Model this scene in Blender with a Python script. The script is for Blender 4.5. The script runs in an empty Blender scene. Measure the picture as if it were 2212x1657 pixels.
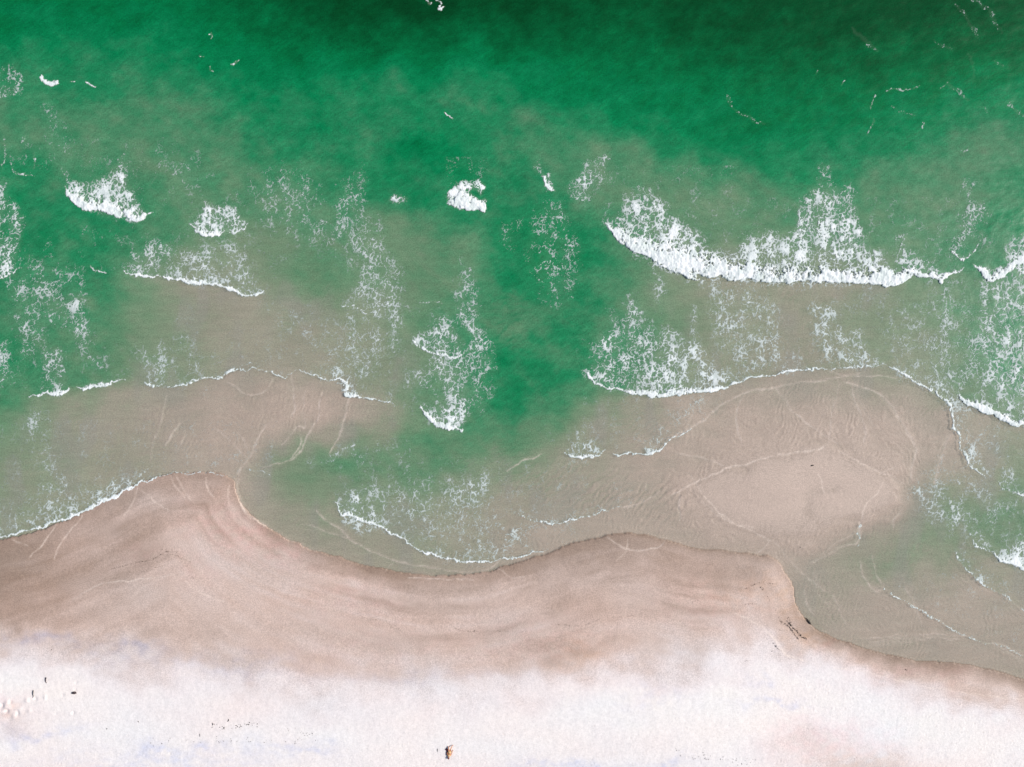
import bpy, bmesh, math, random
import numpy as np
from mathutils import Vector
rad = math.radians
F32 = np.float32

# ------------------------------------------------------------------ camera, sky, sun, exposure
scene = bpy.context.scene
W_D, H_D = 2212.0, 1657.0            # plan of the beach is laid out on a 2212 x 1657 grid of image pixels
PXM = 19.12                          # image pixels per metre
def X(d): return (d - W_D / 2) / PXM
def Y(d): return (H_D / 2 - d) / PXM
WID = W_D / PXM
CAM_H = WID / 36.0 * 24.0
cam = bpy.data.cameras.new('camera'); cam.lens = 24; cam.sensor_width = 36
cam.clip_start = 0.5; cam.clip_end = 6000
co = bpy.data.objects.new('camera', cam); co.location = (0, 0, CAM_H); co.rotation_euler = (0, 0, 0)
scene.collection.objects.link(co); scene.camera = co
SUN_EL, SUN_AZ = 40.0, 84.0          # azimuth clockwise from +Y: sun comes from the right
wd = bpy.data.worlds.new('World'); scene.world = wd; wd.use_nodes = True
nt = wd.node_tree; nt.nodes.clear()
sky = nt.nodes.new('ShaderNodeTexSky'); sky.sky_type = 'NISHITA'; sky.sun_disc = False
sky.sun_elevation = rad(SUN_EL); sky.sun_rotation = rad(SUN_AZ)
bg = nt.nodes.new('ShaderNodeBackground'); bg.inputs['Strength'].default_value = 0.12
ow = nt.nodes.new('ShaderNodeOutputWorld')
nt.links.new(sky.outputs[0], bg.inputs[0]); nt.links.new(bg.outputs[0], ow.inputs[0])
sl = bpy.data.lights.new('sun', 'SUN'); sl.energy = 4.3; sl.angle = rad(0.5); sl.color = (1, 0.955, 0.89)
so = bpy.data.objects.new('sun', sl); scene.collection.objects.link(so)
sd = Vector((math.sin(rad(SUN_AZ)) * math.cos(rad(SUN_EL)), math.cos(rad(SUN_AZ)) * math.cos(rad(SUN_EL)), math.sin(rad(SUN_EL))))
so.rotation_euler = sd.to_track_quat('Z', 'Y').to_euler(); so.location = (60, 20, 60)
vs = scene.view_settings; vs.view_transform = 'Standard'; vs.look = 'None'; vs.gamma = 1.0; vs.exposure = 0.0
KEXP = np.array([1.10, 1.15, 1.24])  # radiance a white level surface gives under this sun and sky

# ------------------------------------------------------------------ helpers: noise
def grads(seed):
    r = np.random.RandomState(seed); a = r.rand(256, 256) * 2 * np.pi
    return np.cos(a).astype(F32), np.sin(a).astype(F32)
_g = {}
def perlin(x, y, seed=0):
    if seed not in _g: _g[seed] = grads(seed)
    gx, gy = _g[seed]
    xf = np.floor(x); yf = np.floor(y); fx = (x - xf).astype(F32); fy = (y - yf).astype(F32)
    xi = xf.astype(np.int32) & 255; yi = yf.astype(np.int32) & 255
    x1 = (xi + 1) & 255; y1 = (yi + 1) & 255
    u = fx * fx * fx * (fx * (fx * 6 - 15) + 10); v = fy * fy * fy * (fy * (fy * 6 - 15) + 10)
    a = gx[xi, yi] * fx + gy[xi, yi] * fy
    b = gx[x1, yi] * (fx - 1) + gy[x1, yi] * fy
    c = gx[xi, y1] * fx + gy[xi, y1] * (fy - 1)
    d = gx[x1, y1] * (fx - 1) + gy[x1, y1] * (fy - 1)
    return (a + (b - a) * u + (c + (d - c) * u - a - (b - a) * u) * v) * F32(1.5)
def fbm(x, y, seed=0, n=3, g=0.5):
    s = 0; am = 1.0; f = 1.0
    for i in range(n):
        s = s + perlin(x * f + 17.3 * i, y * f + 9.1 * i, seed + i) * F32(am); am *= g; f *= 2.03
    return s
def worley(x, y, seed=0):            # F1, F2 distances in cell units
    r = np.random.RandomState(seed); jx = r.rand(256, 256).astype(F32); jy = r.rand(256, 256).astype(F32)
    xf = np.floor(x).astype(np.int32); yf = np.floor(y).astype(np.int32)
    f1 = np.full(x.shape, 9, F32); f2 = np.full(x.shape, 9, F32)
    for dx in (-1, 0, 1):
        for dy in (-1, 0, 1):
            cx = xf + dx; cy = yf + dy; a = cx & 255; b = cy & 255
            px = cx + jx[a, b] - x; py = cy + jy[a, b] - y
            d = np.sqrt(px * px + py * py).astype(F32)
            f2 = np.minimum(f2, np.maximum(f1, d)); f1 = np.minimum(f1, d)
    return f1, f2
def sst(a, b, x):
    t = np.clip((x - a) / (b - a), 0, 1); return t * t * (3 - 2 * t)
OFF = {0: (0, 0), 1: (0, 0), 2: (710.4, 0), 3: (1447, 0), 4: (0, 546.4), 5: (710.4, 546.4), 6: (1447, 546.4), 7: (0, 1083), 8: (710.4, 1083), 9: (1447, 1083)}
def P(c, pts):                       # pixels of image crop c -> image grid (crop 0 is the whole image)
    k = 0.3463 if c else 1.0
    return [(p[0] * k + OFF[c][0], p[1] * k + OFF[c][1]) + tuple(q * (k if c else 1) for q in p[2:]) for p in pts]
def smooth(pts, n=4):                # Catmull-Rom
    a = np.array(pts, float)
    if len(a) < 3: return a
    q = np.vstack([2 * a[0] - a[1], a, 2 * a[-1] - a[-2]]); out = []
    for i in range(1, len(q) - 2):
        for k in range(n):
            t = k / n
            out.append(0.5 * (2 * q[i] + (q[i + 1] - q[i - 1]) * t + (2 * q[i - 1] - 5 * q[i] + 4 * q[i + 1] - q[i + 2]) * t * t + (3 * q[i] - q[i - 1] - 3 * q[i + 1] + q[i + 2]) * t ** 3))
    out.append(q[-2]); return np.array(out)
def polydist(pts, x, y):
    """distance to polyline, signed (positive = left hand going along = seaward for lines listed left to right), and 3rd value interpolated"""
    best = np.full(x.shape, 1e9, F32); sg = np.ones(x.shape, F32); val = np.zeros(x.shape, F32)
    for a, b in zip(pts[:-1], pts[1:]):
        ex, ey = b[0] - a[0], b[1] - a[1]; L = ex * ex + ey * ey + 1e-9
        t = np.clip(((x - a[0]) * ex + (y - a[1]) * ey) / L, 0, 1).astype(F32)
        dx = x - a[0] - t * ex; dy = y - a[1] - t * ey; d = dx * dx + dy * dy
        m = d < best
        best = np.where(m, d, best); cr = -(ex * (y - a[1]) - ey * (x - a[0]))
        sg = np.where(m, np.where(cr >= 0, 1, -1), sg)
        if len(a) > 2: val = np.where(m, a[2] + (b[2] - a[2]) * t, val)
    return np.sqrt(best).astype(F32), sg.astype(F32), val.astype(F32)
def inside(poly, x, y):
    c = np.zeros(x.shape, bool); n = len(poly)
    for i in range(n):
        x0, y0 = poly[i][:2]; x1, y1 = poly[i - 1][:2]
        if y0 == y1: continue
        c ^= ((y0 > y) != (y1 > y)) & (x < (x1 - x0) * (y - y0) / (y1 - y0) + x0)
    return c
class Grid:
    def __init__(s, ax, ay):
        s.ax = np.asarray(ax, F32); s.ay = np.asarray(ay, F32)
        s.x, s.y = np.meshgrid(s.ax, s.ay); 
        s.wx = s.x + fbm(s.x / 30, s.y / 30, 40, 3) * 5; s.wy = s.y + fbm(s.x / 30, s.y / 30, 50, 3) * 5
        s.w2x = s.wx + fbm(s.x / 7, s.y / 7, 60, 2) * 2.2; s.w2y = s.wy + fbm(s.x / 7, s.y / 7, 70, 2) * 2.2
    def box(s, pts, pad):
        a = np.array([p[:2] for p in pts])
        i0, i1 = np.searchsorted(s.ax, [a[:, 0].min() - pad, a[:, 0].max() + pad])
        j0, j1 = np.searchsorted(s.ay, [a[:, 1].min() - pad, a[:, 1].max() + pad])
        return slice(j0, j1), slice(i0, i1)
def interp(table, us, vs_, x, y):    # smooth lookup of a coarse table
    t = np.array(table, F32)
    def idx(ax, q):
        ax = np.array(ax, float); q = np.clip(q, ax[0], ax[-1] - 1e-3)
        i = np.clip(np.searchsorted(ax, q, side='right') - 1, 0, len(ax) - 2); f = ((q - ax[i]) / (ax[i + 1] - ax[i])).astype(F32)
        return i, f
    i, fx = idx(us, x); j, fy = idx(vs_, y)
    def cub(pm, p0, p1, p2, f): return p0 + 0.5 * f * (p1 - pm + f * (2 * pm - 5 * p0 + 4 * p1 - p2 + f * (3 * (p0 - p1) + p2 - pm)))
    nx = len(us) - 1; ny = len(vs_) - 1
    rows = []
    for k in (-1, 0, 1, 2):
        jj = np.clip(j + k, 0, ny)
        rows.append(cub(t[jj, np.clip(i - 1, 0, nx)], t[jj, i], t[jj, np.clip(i + 1, 0, nx)], t[jj, np.clip(i + 2, 0, nx)], fx))
    return cub(*rows, fy)
def s2l(c):
    c = np.asarray(c, float) / 255.0
    return np.where(c <= 0.04045, c / 12.92, ((c + 0.055) / 1.055) ** 2.4)
def ramp(stops, cols, t):
    L = s2l(cols); return np.stack([np.interp(t, stops, L[:, k]) for k in range(3)], -1)

# ------------------------------------------------------------------ tables and outlines read off the image
UC = list(range(0, 2201, 100))
VW = list(range(0, 1401, 100))
TW = [
 [8,8,8,7.9,8,8.7,9.3,9.8,10,10,10,9.9,9.6,9.5,9.5,9.7,9.8,9.8,9.8,9.9,10,9.5,9.2],
 [7,6.6,6.8,6.8,7.2,7.8,8.2,8.6,8.7,8.5,8.2,8.5,8.6,8.5,8.7,9,9.2,9,9.2,9,8.8,8.8,8.6],
 [5.2,5.8,5.8,5.5,5.8,6.5,6.6,6.5,6.3,6.5,5.8,6.5,7.2,7.5,7.5,7.7,7.8,8,8,8,7.6,7.2,7],
 [5.2,5,4.8,4.8,4.8,5.3,6.2,6.3,6,6.8,6.8,5.7,5.1,5.6,6.3,7,7.5,7.5,7,6.6,6.2,5.2,5],
 [6,6,5.2,5,4.6,4.8,5,5.5,6.2,6.6,6.6,5.8,5.4,4.3,4.3,4.6,4.8,5.3,5.3,4.8,4.4,4.7,5.7],
 [6.2,6.1,6,5.5,4.4,3.8,4,4.6,4.2,4.2,5,6.6,6.8,6,4.6,4,3.9,4.3,4.4,4.6,4.6,5.3,6],
 [6,5.6,5.7,4.2,2.6,2.5,3.3,4.2,3.8,3.8,4.6,6.2,6.4,5.5,3.8,3,2.7,2.7,2.6,3.2,4.3,4.6,5],
 [5.5,5,4.7,3.6,2.8,2,2.2,2.4,2.8,4,5.2,4.8,5.6,5.6,4.3,3.1,2.5,2.2,2.5,3,3.2,4.4,5.3],
 [5.7,5,4.3,3.3,2.5,1.8,1.5,1.9,2.6,3.6,5,6.4,5.9,5.4,4.5,2.5,2.2,1.6,1.9,2.3,2.7,4.4,5.3],
 [4.2,2.9,2.2,1.4,.9,.3,0,.2,1.7,3.9,4.7,5.4,4.3,2.7,1.8,1,.3,.2,.2,.3,1,2,3.3],
 [3,2.7,2.2,1.7,1.1,.4,2.5,3.8,4.1,4.2,4,3.1,2.5,1.5,.8,.2,0,0,0,0,.8,1.5,2.8],
 [2.7,2.4,2,1.4,1,1.1,2,2.6,2.7,2.7,2.1,1.6,1.4,1,.7,.3,0,0,.2,.8,2.8,3.2,3.7],
 [2.4,2,2,1.4,1,1,1.3,1.6,1.9,2.1,1.8,1.1,.6,.6,.5,.5,.5,.9,2,2.6,2.6,2.5,3.1],
 [2,2,2,2,1,1,1,1,1,1,1,1,.8,.8,.8,.8,.8,1.3,1.2,.9,.9,1,1.2],
 [1,1,1,1,1,1,1,1,1,1,1,1,1,1,1,1,1,1,1,.9,.9,.9,1]]
VL = list(range(1000, 1701, 50))
BL = [
 [3.5,3.5,3.5,3.5,3.2,3,3,3,3,3,3,3,3,3,3,3,3,3,3,3,3,3,3],
 [3,3,3,3.5,3.2,3,3,3,3,3,3,3,3,3,3,3,3,3,3,3,3,3,3],
 [3,3,3.2,3.6,4.2,4,3,3,3,3,3,3,3,3,3,3,3,3,3,3,3,3,3],
 [2.2,3,3.8,3,4.8,5,4,3,3,3,3,3,3,3,3,3,3,3,3,3,3,3,3],
 [1.8,2.6,3.2,3.4,5,5.2,5,4,2.5,2.5,2.5,3,3,2.8,3,3,3,4,3,3,3,3,3],
 [1.8,2.8,3.6,4,4.8,5.2,5.2,5,4,3.8,4,4.2,4,4.4,4.4,3.4,3.6,5,3,3,3,3,3],
 [2.4,3.4,4.2,4.6,5,5,5.2,5.2,5,4.6,4.6,4.8,3.8,4.2,4.4,4,4.8,5,3,3,3,3,3],
 [3.4,4.2,4.4,4.6,4.6,4.8,5,4.8,4.8,4.4,4.4,4.6,4.6,4.8,4.8,5.2,5.6,4.6,3,3,3,3,3],
 [7.6,7,5.9,6.1,5.6,5.3,5.3,5.3,5,5,5.1,4.8,4.2,4.6,5.4,6,6.8,7.2,5,3.5,3,3,3],
 [9.6,9.4,8.9,7,8.2,7.2,6.6,6.2,6.1,6.1,6.2,6.4,6.8,7.4,7.5,8,9,9.6,9,7,5,4.4,3],
 [9.8,10,9.6,9.2,9,8.8,8.6,8.2,8.2,8.5,8.2,8.5,8.8,9.6,9.8,10,10,9.6,10,9.4,7.5,6,5],
 [7.5,9,9.6,9.4,9.2,9,9,9,9.2,9.3,9.3,9.4,9.6,9.8,10,10,10,9.8,9.6,10,10,9.4,9],
 [9.6,9.6,9.6,9.6,9.6,9.6,9.6,9.6,9.6,9.6,9.6,9.6,9.5,9.4,9.6,9.8,9.5,8,8,9.3,10,10,9.8],
 [9.4,9.2,9.2,9.3,9.4,9.2,9.3,9.3,9.4,9.4,9.3,9.2,9.4,9.2,9.3,9.4,9.6,8.8,7,7.2,8.8,9.6,9.6],
 [9.4,9.2,9.2,9.3,9.4,9.2,9.3,9.3,9.4,9.4,9.3,9.2,9.4,9.2,9.3,9.4,9.6,9,7.6,7.2,8.6,9.6,9.6]]
SHORE = [(-3000,1500),(-1200,1380),(-500,1260),(-120,1205),(0,1166),(60,1154),(120,1132),(200,1095),(262,1060),(330,1032),(400,1020),(470,1021),(495,1029),(508,1045),(519,1083),(545,1113),(568,1131),(606,1156),(658,1180),(710,1196),(770,1215),(830,1228),(900,1240),(960,1243),(1039,1238),(1090,1222),(1170,1200),(1229,1176),(1299,1159),(1351,1152),(1403,1156),(1447,1169),(1506,1185),(1551,1187),(1630,1197),(1669,1203),(1686,1221),(1710,1256),(1720,1298),(1731,1325),(1748,1346),(1769,1363),(1811,1381),(1862,1398),(1932,1417),(2001,1429),(2081,1434),(2140,1447),(2212,1467),(2300,1490),(2700,1560),(3600,1640),(5500,1700)]
SHORE_S = smooth(SHORE, 3)
BAR_R = [(1489,1057),(1530,1030),(1575,1010),(1631,996),(1717,977),(1790,972),(1825,980),(1863,1003),(1915,1031),(1956,1047),(1980,1088),(1940,1130),(1860,1170),(1800,1200),(1740,1222),(1700,1190),(1669,1164),(1592,1149),(1551,1128),(1506,1090)]

# foam features. ('f', object, crop, [(x,y,width)], solid, trail, trail_len, tstep)  = breaking or running edge, seaward side above
#                ('p', object, crop, polygon, density, softness)                    = raft or lace of foam
# ('l', object, crop, [(x,y,w)], density)                                           = narrow line of bubbles
FOAM = [
 # long breaker right of centre
 ('f','A',2,[(1735,1385,6),(1760,1440,40),(1800,1490,70),(1880,1555,90),(1990,1605,110),(2090,1665,120),(2200,1720,120)],1.0,.0,20,0),
 ('f','A',6,[(-30,50,120),(60,90,120),(190,130,130),(260,162,150),(320,147,120),(380,176,130),(470,156,110),(560,172,110),(680,190,110),(820,180,110),(940,185,100),(1060,196,110),(1200,200,110),(1290,206,120),(1390,214,120),(1440,192,90),(1500,145,60)],1.0,.0,20,1.2),
 ('p','A',2,[(1740,1385),(1800,1350),(1850,1330),(1830,1210),(1930,1175),(2000,1190),(2100,1280),(2160,1340),(2209,1400),(2270,1450),(2330,1520),(2450,1610),(2400,1800),(2100,1700),(1950,1600),(1820,1510)],.43,16),
 ('p','A',3,[(-60,1300),(60,1400),(180,1450),(215,1500),(180,1570),(300,1600),(350,1590),(450,1510),(560,1450),(700,1450),(800,1460),(790,1350),(870,1290),(840,1230),(920,1240),(980,1230),(1060,1270),(1150,1300),(1170,1400),(1230,1480),(1240,1540),(1310,1570),(1350,1640),(1400,1700),(1450,1750),(1200,1790),(600,1780),(200,1740),(-100,1650)],.46,14),
 ('p','A',3,[(-60,1350),(60,1390),(130,1440),(190,1480),(200,1540),(150,1600),(-50,1650)],.45,18),
 ('p','A',3,[(960,1240),(1150,1300),(1170,1400),(1230,1480),(1120,1530),(900,1500),(820,1420)],.36,14),
 ('p','A',3,[(1150,1540),(1300,1570),(1350,1650),(1200,1700)],.4,12),
 ('p','A',3,[(860,1180),(930,1170),(950,1230),(900,1260)],.4,8),
 ('p','A',2,[(1930,1170),(2010,1180),(2000,1230),(1940,1225)],.4,8),
 ('p','A',2,[(1860,1210),(1920,1220),(1920,1280),(1860,1270)],.3,8),
 ('p','drift',3,[(930,1040),(980,1030),(1020,1180),(1130,1150),(1160,1250),(1100,1300),(960,1230),(920,1100)],.22,14),
 ('p','drift',3,[(820,1180),(860,1300),(800,1330),(790,1240)],.14,14),
 # its torn right end
 ('f','B',6,[(1490,120,10),(1520,140,50),(1580,158,50),(1650,160,45),(1670,195,55),(1700,178,55),(1730,145,40),(1800,115,8),(1830,80,2)],1.0,.2,12,.8),
 ('p','B',6,[(1410,40),(1480,30),(1560,60),(1650,80),(1700,110),(1600,140),(1510,120)],.5,12),
 ('p','B',3,[(1410,1480),(1470,1450),(1480,1560),(1560,1600),(1640,1640),(1620,1700),(1500,1690),(1430,1600)],.36,14),
 # breaker at right edge
 ('f','C',6,[(1885,70,4),(1940,130,50),(1960,165,60),(2000,188,55),(2050,160,50),(2110,125,45),(2150,80,30),(2220,50,30)],1.0,.1,20,.4),
 ('p','C',6,[(2120,30),(2300,-80),(2300,230),(2209,200),(2130,110)],.6,16),
 ('p','C',3,[(2100,1560),(2150,1480),(2300,1420),(2300,1700),(2110,1657)],.42,16),
 ('l','C',6,[(2140,90,9),(2160,60,9),(2150,30,6)],.8),
 # crescent above it
 ('f','D',3,[(1745,1560,3),(1770,1600,14),(1820,1622,20),(1870,1605,18),(1910,1570,14),(1925,1520,3)],1.0,.25,16,0),
 ('p','drift',3,[(1800,1550),(1790,1370),(1850,1300),(1950,1250),(1980,1290),(1900,1400),(1850,1500),(1870,1580)],.26,16),
 ('p','drift',3,[(1960,1300),(2010,1300),(1990,1480),(1940,1500)],.16,14),
 ('p','drift',3,[(1830,1130),(1930,1140),(1890,1200),(1850,1300),(1820,1200)],.18,12),
 ('p','drift',3,[(1720,1450),(1760,1460),(1800,1600),(1740,1600)],.2,12),
 # lace on the right side
 ('p','R',6,[(1930,180),(2040,170),(2130,150),(2320,160),(2320,1100),(2209,1070),(2120,1030),(1950,920),(1920,860),(1900,600),(1960,380),(1920,280)],.34,24),
 ('p','R',6,[(2110,380),(2320,250),(2320,1060),(2180,1000),(2060,700)],.16,30),
 ('p','drift',6,[(1640,180),(1830,200),(1900,500),(1900,800),(1850,900),(1700,820),(1600,700),(1660,500)],.20,30),
 ('p','drift',6,[(1350,300),(1700,300),(1700,800),(1450,780),(1300,600)],.12,40),
 ('f','S',6,[(1795,885,3),(1830,935,40),(1900,965,50),(2000,1010,50),(2100,1055,50),(2160,1082,45),(2210,1072,30),(2300,1120,30)],1.0,.15,14,2.2),
 # left breaker
 ('f','E',1,[(390,1150,4),(410,1200,30),(450,1250,70),(520,1305,80),(600,1315,80),(700,1345,80),(780,1355,70),(850,1392,70),(900,1362,50),(960,1325,4)],1.0,.0,20,.3),
 ('p','E',1,[(395,1160),(450,1130),(560,1140),(640,1110),(690,1090),(680,1065),(760,1070),(800,1110),(790,1170),(830,1200),(850,1250),(880,1290),(920,1330),(850,1390),(700,1340),(530,1300),(430,1220)],.52,9),
 ('p','drift',1,[(735,1060),(745,980),(780,960),(780,1070)],.4,9),
 ('l','drift',1,[(330,880,5),(350,1000,5),(390,1060,9),(420,1130,8)],.22),
 # small breaker next to it
 ('f','F',1,[(1175,1390,3),(1200,1425,25),(1250,1462,38),(1310,1476,38),(1380,1468,30),(1390,1448,10),(1450,1452,9),(1500,1440,12),(1550,1395,4)],1.0,.1,16,.3),
 ('p','F',1,[(1185,1390),(1270,1330),(1280,1265),(1340,1300),(1400,1270),(1480,1300),(1490,1360),(1540,1380),(1500,1440),(1380,1460),(1240,1445)],.55,10),
 # twin breaker in the middle
 ('f','G',2,[(738,1200,6),(745,1265,30),(775,1300,75),(810,1275,95),(850,1305,80),(885,1318,70),(915,1297,60),(945,1325,60),(978,1312,40),(983,1265,5)],1.0,.0,8,0),
 ('p','G',2,[(740,1200),(770,1175),(820,1200),(880,1215),(980,1255),(980,1310),(880,1310),(780,1295),(742,1270)],.95,5),
 ('p','G',2,[(805,1165),(830,1135),(930,1138),(975,1160),(965,1190),(960,1215),(930,1185),(870,1190),(820,1185)],.8,6),
 # specks and crescents over deep water
 ('l','H1',2,[(605,10,10),(635,20,12)],.8), ('l','H2',2,[(670,0,7),(700,20,9),(690,50,14),(725,50,12)],.75),
 ('l','I1',1,[(262,465,6),(280,500,20),(310,515,24),(362,514,14)],1.0), ('l','I2',1,[(445,510,6),(468,508,6)],.8), ('l','I3',1,[(532,517,9),(560,530,12),(590,546,8)],.8),
 ('l','H3',1,[(1240,353,10),(1268,358,6)],.6), ('l','H4',1,[(1306,408,6),(1315,440,9),(1330,446,6)],.7), ('l','H5',1,[(1450,402,7),(1485,372,5)],.6), ('l','H6',1,[(1305,215,10),(1330,222,9),(1318,250,6)],.55),
 ('l','drift',3,[(1790,30,14),(1850,110,20),(1890,180,22),(1930,230,10)],0.13),
 ('l','drift',3,[(1890,0,14),(1980,60,20),(2030,140,18),(2070,210,8)],0.12),
 ('l','drift',3,[(1130,170,12),(1180,215,24),(1240,270,20),(1290,320,8)],0.14),
 ('l','drift',3,[(1730,520,8),(1790,560,18),(1860,620,14)],0.16),
 ('l','drift',3,[(2120,650,12),(2160,690,18),(2209,720,14)],0.2),
 ('l','drift',3,[(365,590,8),(385,670,8),(500,735,14),(590,770,8)],0.14),
 ('l','drift',3,[(1390,660,8),(1440,695,12),(1530,720,8)],0.13),
 ('l','drift',3,[(1650,250,12),(1700,285,18),(1760,320,10)],0.1),
 ('l','drift',3,[(1860,330,10),(1890,410,14),(1905,480,10)],0.12),
 ('l','drift',3,[(2030,380,10),(2070,410,14)],0.14),
 ('l','drift',3,[(1340,585,6),(1400,560,6),(1480,560,6),(1540,538,7)],0.34),
 ('l','drift',3,[(1245,680,6),(1260,640,6),(1275,600,5)],0.3),
 ('l','drift',3,[(1075,525,5),(1090,505,4)],0.4),
 ('l','drift',3,[(905,475,6),(915,445,5)],0.34),
 ('l','drift',3,[(1235,850,6),(1250,810,6),(1275,735,5)],0.3),
 ('l','drift',3,[(1580,790,7),(1585,760,6)],0.5),
 ('l','drift',3,[(1820,930,10),(1850,945,12),(1868,920,8),(1840,900,6)],0.25),
 ('l','drift',3,[(1920,660,12),(1980,690,14)],0.14),
 ('l','drift',3,[(1690,545,6),(1740,520,8)],0.2),
 ('l','H7',2,[(722,705,5),(748,728,12),(775,742,7)],.85),
 ('p','J',2,[(365,1250),(400,1225),(480,1235),(470,1262),(430,1275)],.6,6),
 ('p','K',2,[(1285,1055),(1310,1005),(1320,1080),(1360,1100),(1385,1090),(1390,1140),(1420,1185),(1370,1188),(1335,1110)],.45,7), ('l','K',2,[(1340,1105,12),(1365,1150,20),(1385,1182,20),(1415,1186,8)],.95),
 ('p','L',2,[(1500,1190),(1540,1130),(1600,1040),(1670,1010),(1720,975),(1750,975),(1710,1050),(1700,1140),(1650,1190),(1600,1290),(1550,1285)],.36,12),
 ('f','I4',1,[(60,1010,2),(80,1060,12),(120,1090,16),(200,1098,5),(215,1100,2)],.9,0,10,0),
 ('p','drift',1,[(-20,480),(50,400),(110,380),(150,450),(130,560),(40,600),(-20,640)],.17,14),
 ('l','drift',1,[(120,470,8),(125,520,8),(90,580,12),(0,610,9)],.35),
 # drifting lace, left side
 ('p','M2',1,[(-80,1150),(30,1130),(60,1230),(110,1300),(140,1370),(110,1500),(90,1700),(-80,1720)],.38,14),
 ('p','drift',1,[(280,670),(380,700),(430,900),(420,1080),(330,1000),(300,850)],.12,20), ('l','drift',1,[(25,850,7),(35,950,9),(10,1070,7)],.3), ('l','drift',1,[(225,950,8),(210,1050,6)],.35), ('l','drift',1,[(160,780,5),(150,900,5)],.2), ('l','drift',1,[(985,1100,5),(930,1160,6)],.4),
 ('p','drift',1,[(850,950),(1000,1000),(1200,1000),(1300,1110),(1200,1200),(1080,1100),(900,1040)],.12,30),
 ('p','drift',1,[(1600,1100),(1850,1050),(2000,1200),(2209,1150),(2209,1657),(1900,1500),(1600,1350)],.15,40),
 ('p','N',4,[(780,100),(820,20),(900,-30),(960,-70),(1060,-50),(1150,0),(1220,-20),(1300,-60),(1420,-70),(1530,-40),(1520,40),(1600,200),(1640,250),(1560,270),(1400,200),(1180,190),(1140,150),(850,130)],.31,14),
 ('f','N',4,[(775,100,3),(820,130,14),(900,150,18),(1020,158,16),(1110,165,18),(1140,180,30),(1170,200,36),(1210,190,34),(1280,196,26),(1380,215,22),(1470,245,26),(1560,276,26),(1610,270,22),(1650,235,4)],1.0,.22,26,.9),
 ('p','N',4,[(1120,160),(1180,120),(1230,30),(1300,-10),(1260,110),(1220,190)],.3,12),
 ('p','M2',4,[(-80,-40),(90,-60),(100,70),(40,140),(-80,160)],.36,12), ('f','M2',4,[(-120,190,20),(0,158,22),(60,140,22),(120,100,4)],1.0,.2,20,.8),
 ('f','I5',4,[(565,85,2),(595,115,12),(630,122,12),(668,118,3)],.95,0,10,0),
 ('p','M',4,[(40,180),(200,60),(330,60),(500,110),(520,250),(540,380),(580,560),(520,620),(430,480),(300,440),(260,560),(150,640),(100,480),(60,330)],.20,22),
 ('p','M',4,[(200,90),(270,120),(370,70),(330,30),(280,120),(320,250),(220,250)],.22,16),
 ('p','M',4,[(420,280),(520,260),(530,420),(580,560),(500,600),(440,480),(480,400)],.26,14), ('p','M',4,[(100,420),(240,450),(230,600),(140,640)],.24,16),
 ('p','M',4,[(250,600),(370,600),(420,820),(380,880),(330,880),(300,760)],.34,14), ('p','M',4,[(560,650),(650,640),(660,740),(590,760)],.3,12),
 ('p','M3',4,[(-80,560),(50,560),(70,800),(-80,900)],.3,16),
 ('f','O',4,[(175,898,3),(230,895,14),(290,885,20),(350,892,32),(400,880,32),(428,860,20),(432,835,3)],1.0,.15,18,1.6),
 ('f','O2',4,[(478,845,3),(520,855,20),(560,845,26),(630,832,30),(690,822,34),(702,800,18),(740,797,8),(795,790,3)],1.0,.15,18,1.2),
 ('f','O3',4,[(905,825,4),(940,835,22),(980,842,24),(1008,825,8),(1040,835,4)],.9,.25,30,.8),
 ('f','O4',4,[(1060,838,10),(1120,825,16),(1200,805,14),(1280,790,16),(1360,782,18),(1420,758,20),(1450,740,14),(1530,732,8),(1600,716,5)],1.0,.08,16,.9),
 ('p','O3',4,[(910,680),(1000,660),(1120,780),(1100,830),(950,830)],.2,16), ('p','drift',4,[(1650,300),(2000,380),(2209,500),(2209,800),(2050,780),(1900,600),(1700,500)],.10,40), ('p','drift',6,[(1480,1500),(1700,1300),(2000,1420),(2209,1540),(2209,1700),(1800,1800)],.12,40), ('p','drift',4,[(1100,380),(1180,330),(1200,580),(1280,660),(1230,740),(1150,700),(1080,500)],.11,24), ('p','drift',4,[(820,560),(1050,560),(1300,700),(1200,800),(900,760)],.13,30),
 ('f','T',4,[(1600,716,3),(1660,740,6),(1730,765,8),(1780,768,5),(1830,748,4),(1880,745,4),(1960,768,8),(2040,790,14),(2100,805,22),(2150,820,26),(2165,890,22),(2209,895,20)],.95,.22,24,.5),
 ('l','T',4,[(1340,770,4),(1430,735,5),(1530,695,5),(1600,685,4)],.35), 
 ('f','T',5,[(90,830,4),(110,890,30),(150,893,28),(200,905,14),(270,915,14),(330,920,8),(350,925,12),(390,940,14),(415,955,5)],.95,.15,20,.5),
 ('p','drift',5,[(0,700),(80,680),(150,820),(200,880),(110,880),(60,800),(0,790)],.34,14),
 # lace drifting in centre left
 ('p','U',5,[(180,200),(240,0),(180,-60),(300,-150),(340,-20),(420,60),(460,130),(440,250),(480,330),(470,470),(400,480),(300,420),(200,370),(80,330)],.27,18),
 ('p','U',5,[(80,340),(250,380),(400,470),(450,650),(330,660),(250,800),(150,820),(60,700),(100,500)],.18,26), ('p','U',5,[(280,280),(350,240),(430,330),(440,460),(370,470),(320,400)],.22,14),
 ('l','U',5,[(80,325,6),(180,350,8),(265,378,5)],.55), ('l','drift',5,[(550,305,4),(650,300,6),(690,312,5)],.45),
 ('p','U',2,[(40,1250),(100,1150),(160,1200),(200,1030),(210,1250),(320,1400),(330,1600),(200,1657),(120,1500)],.17,22),
 # twin swirl in centre
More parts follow.
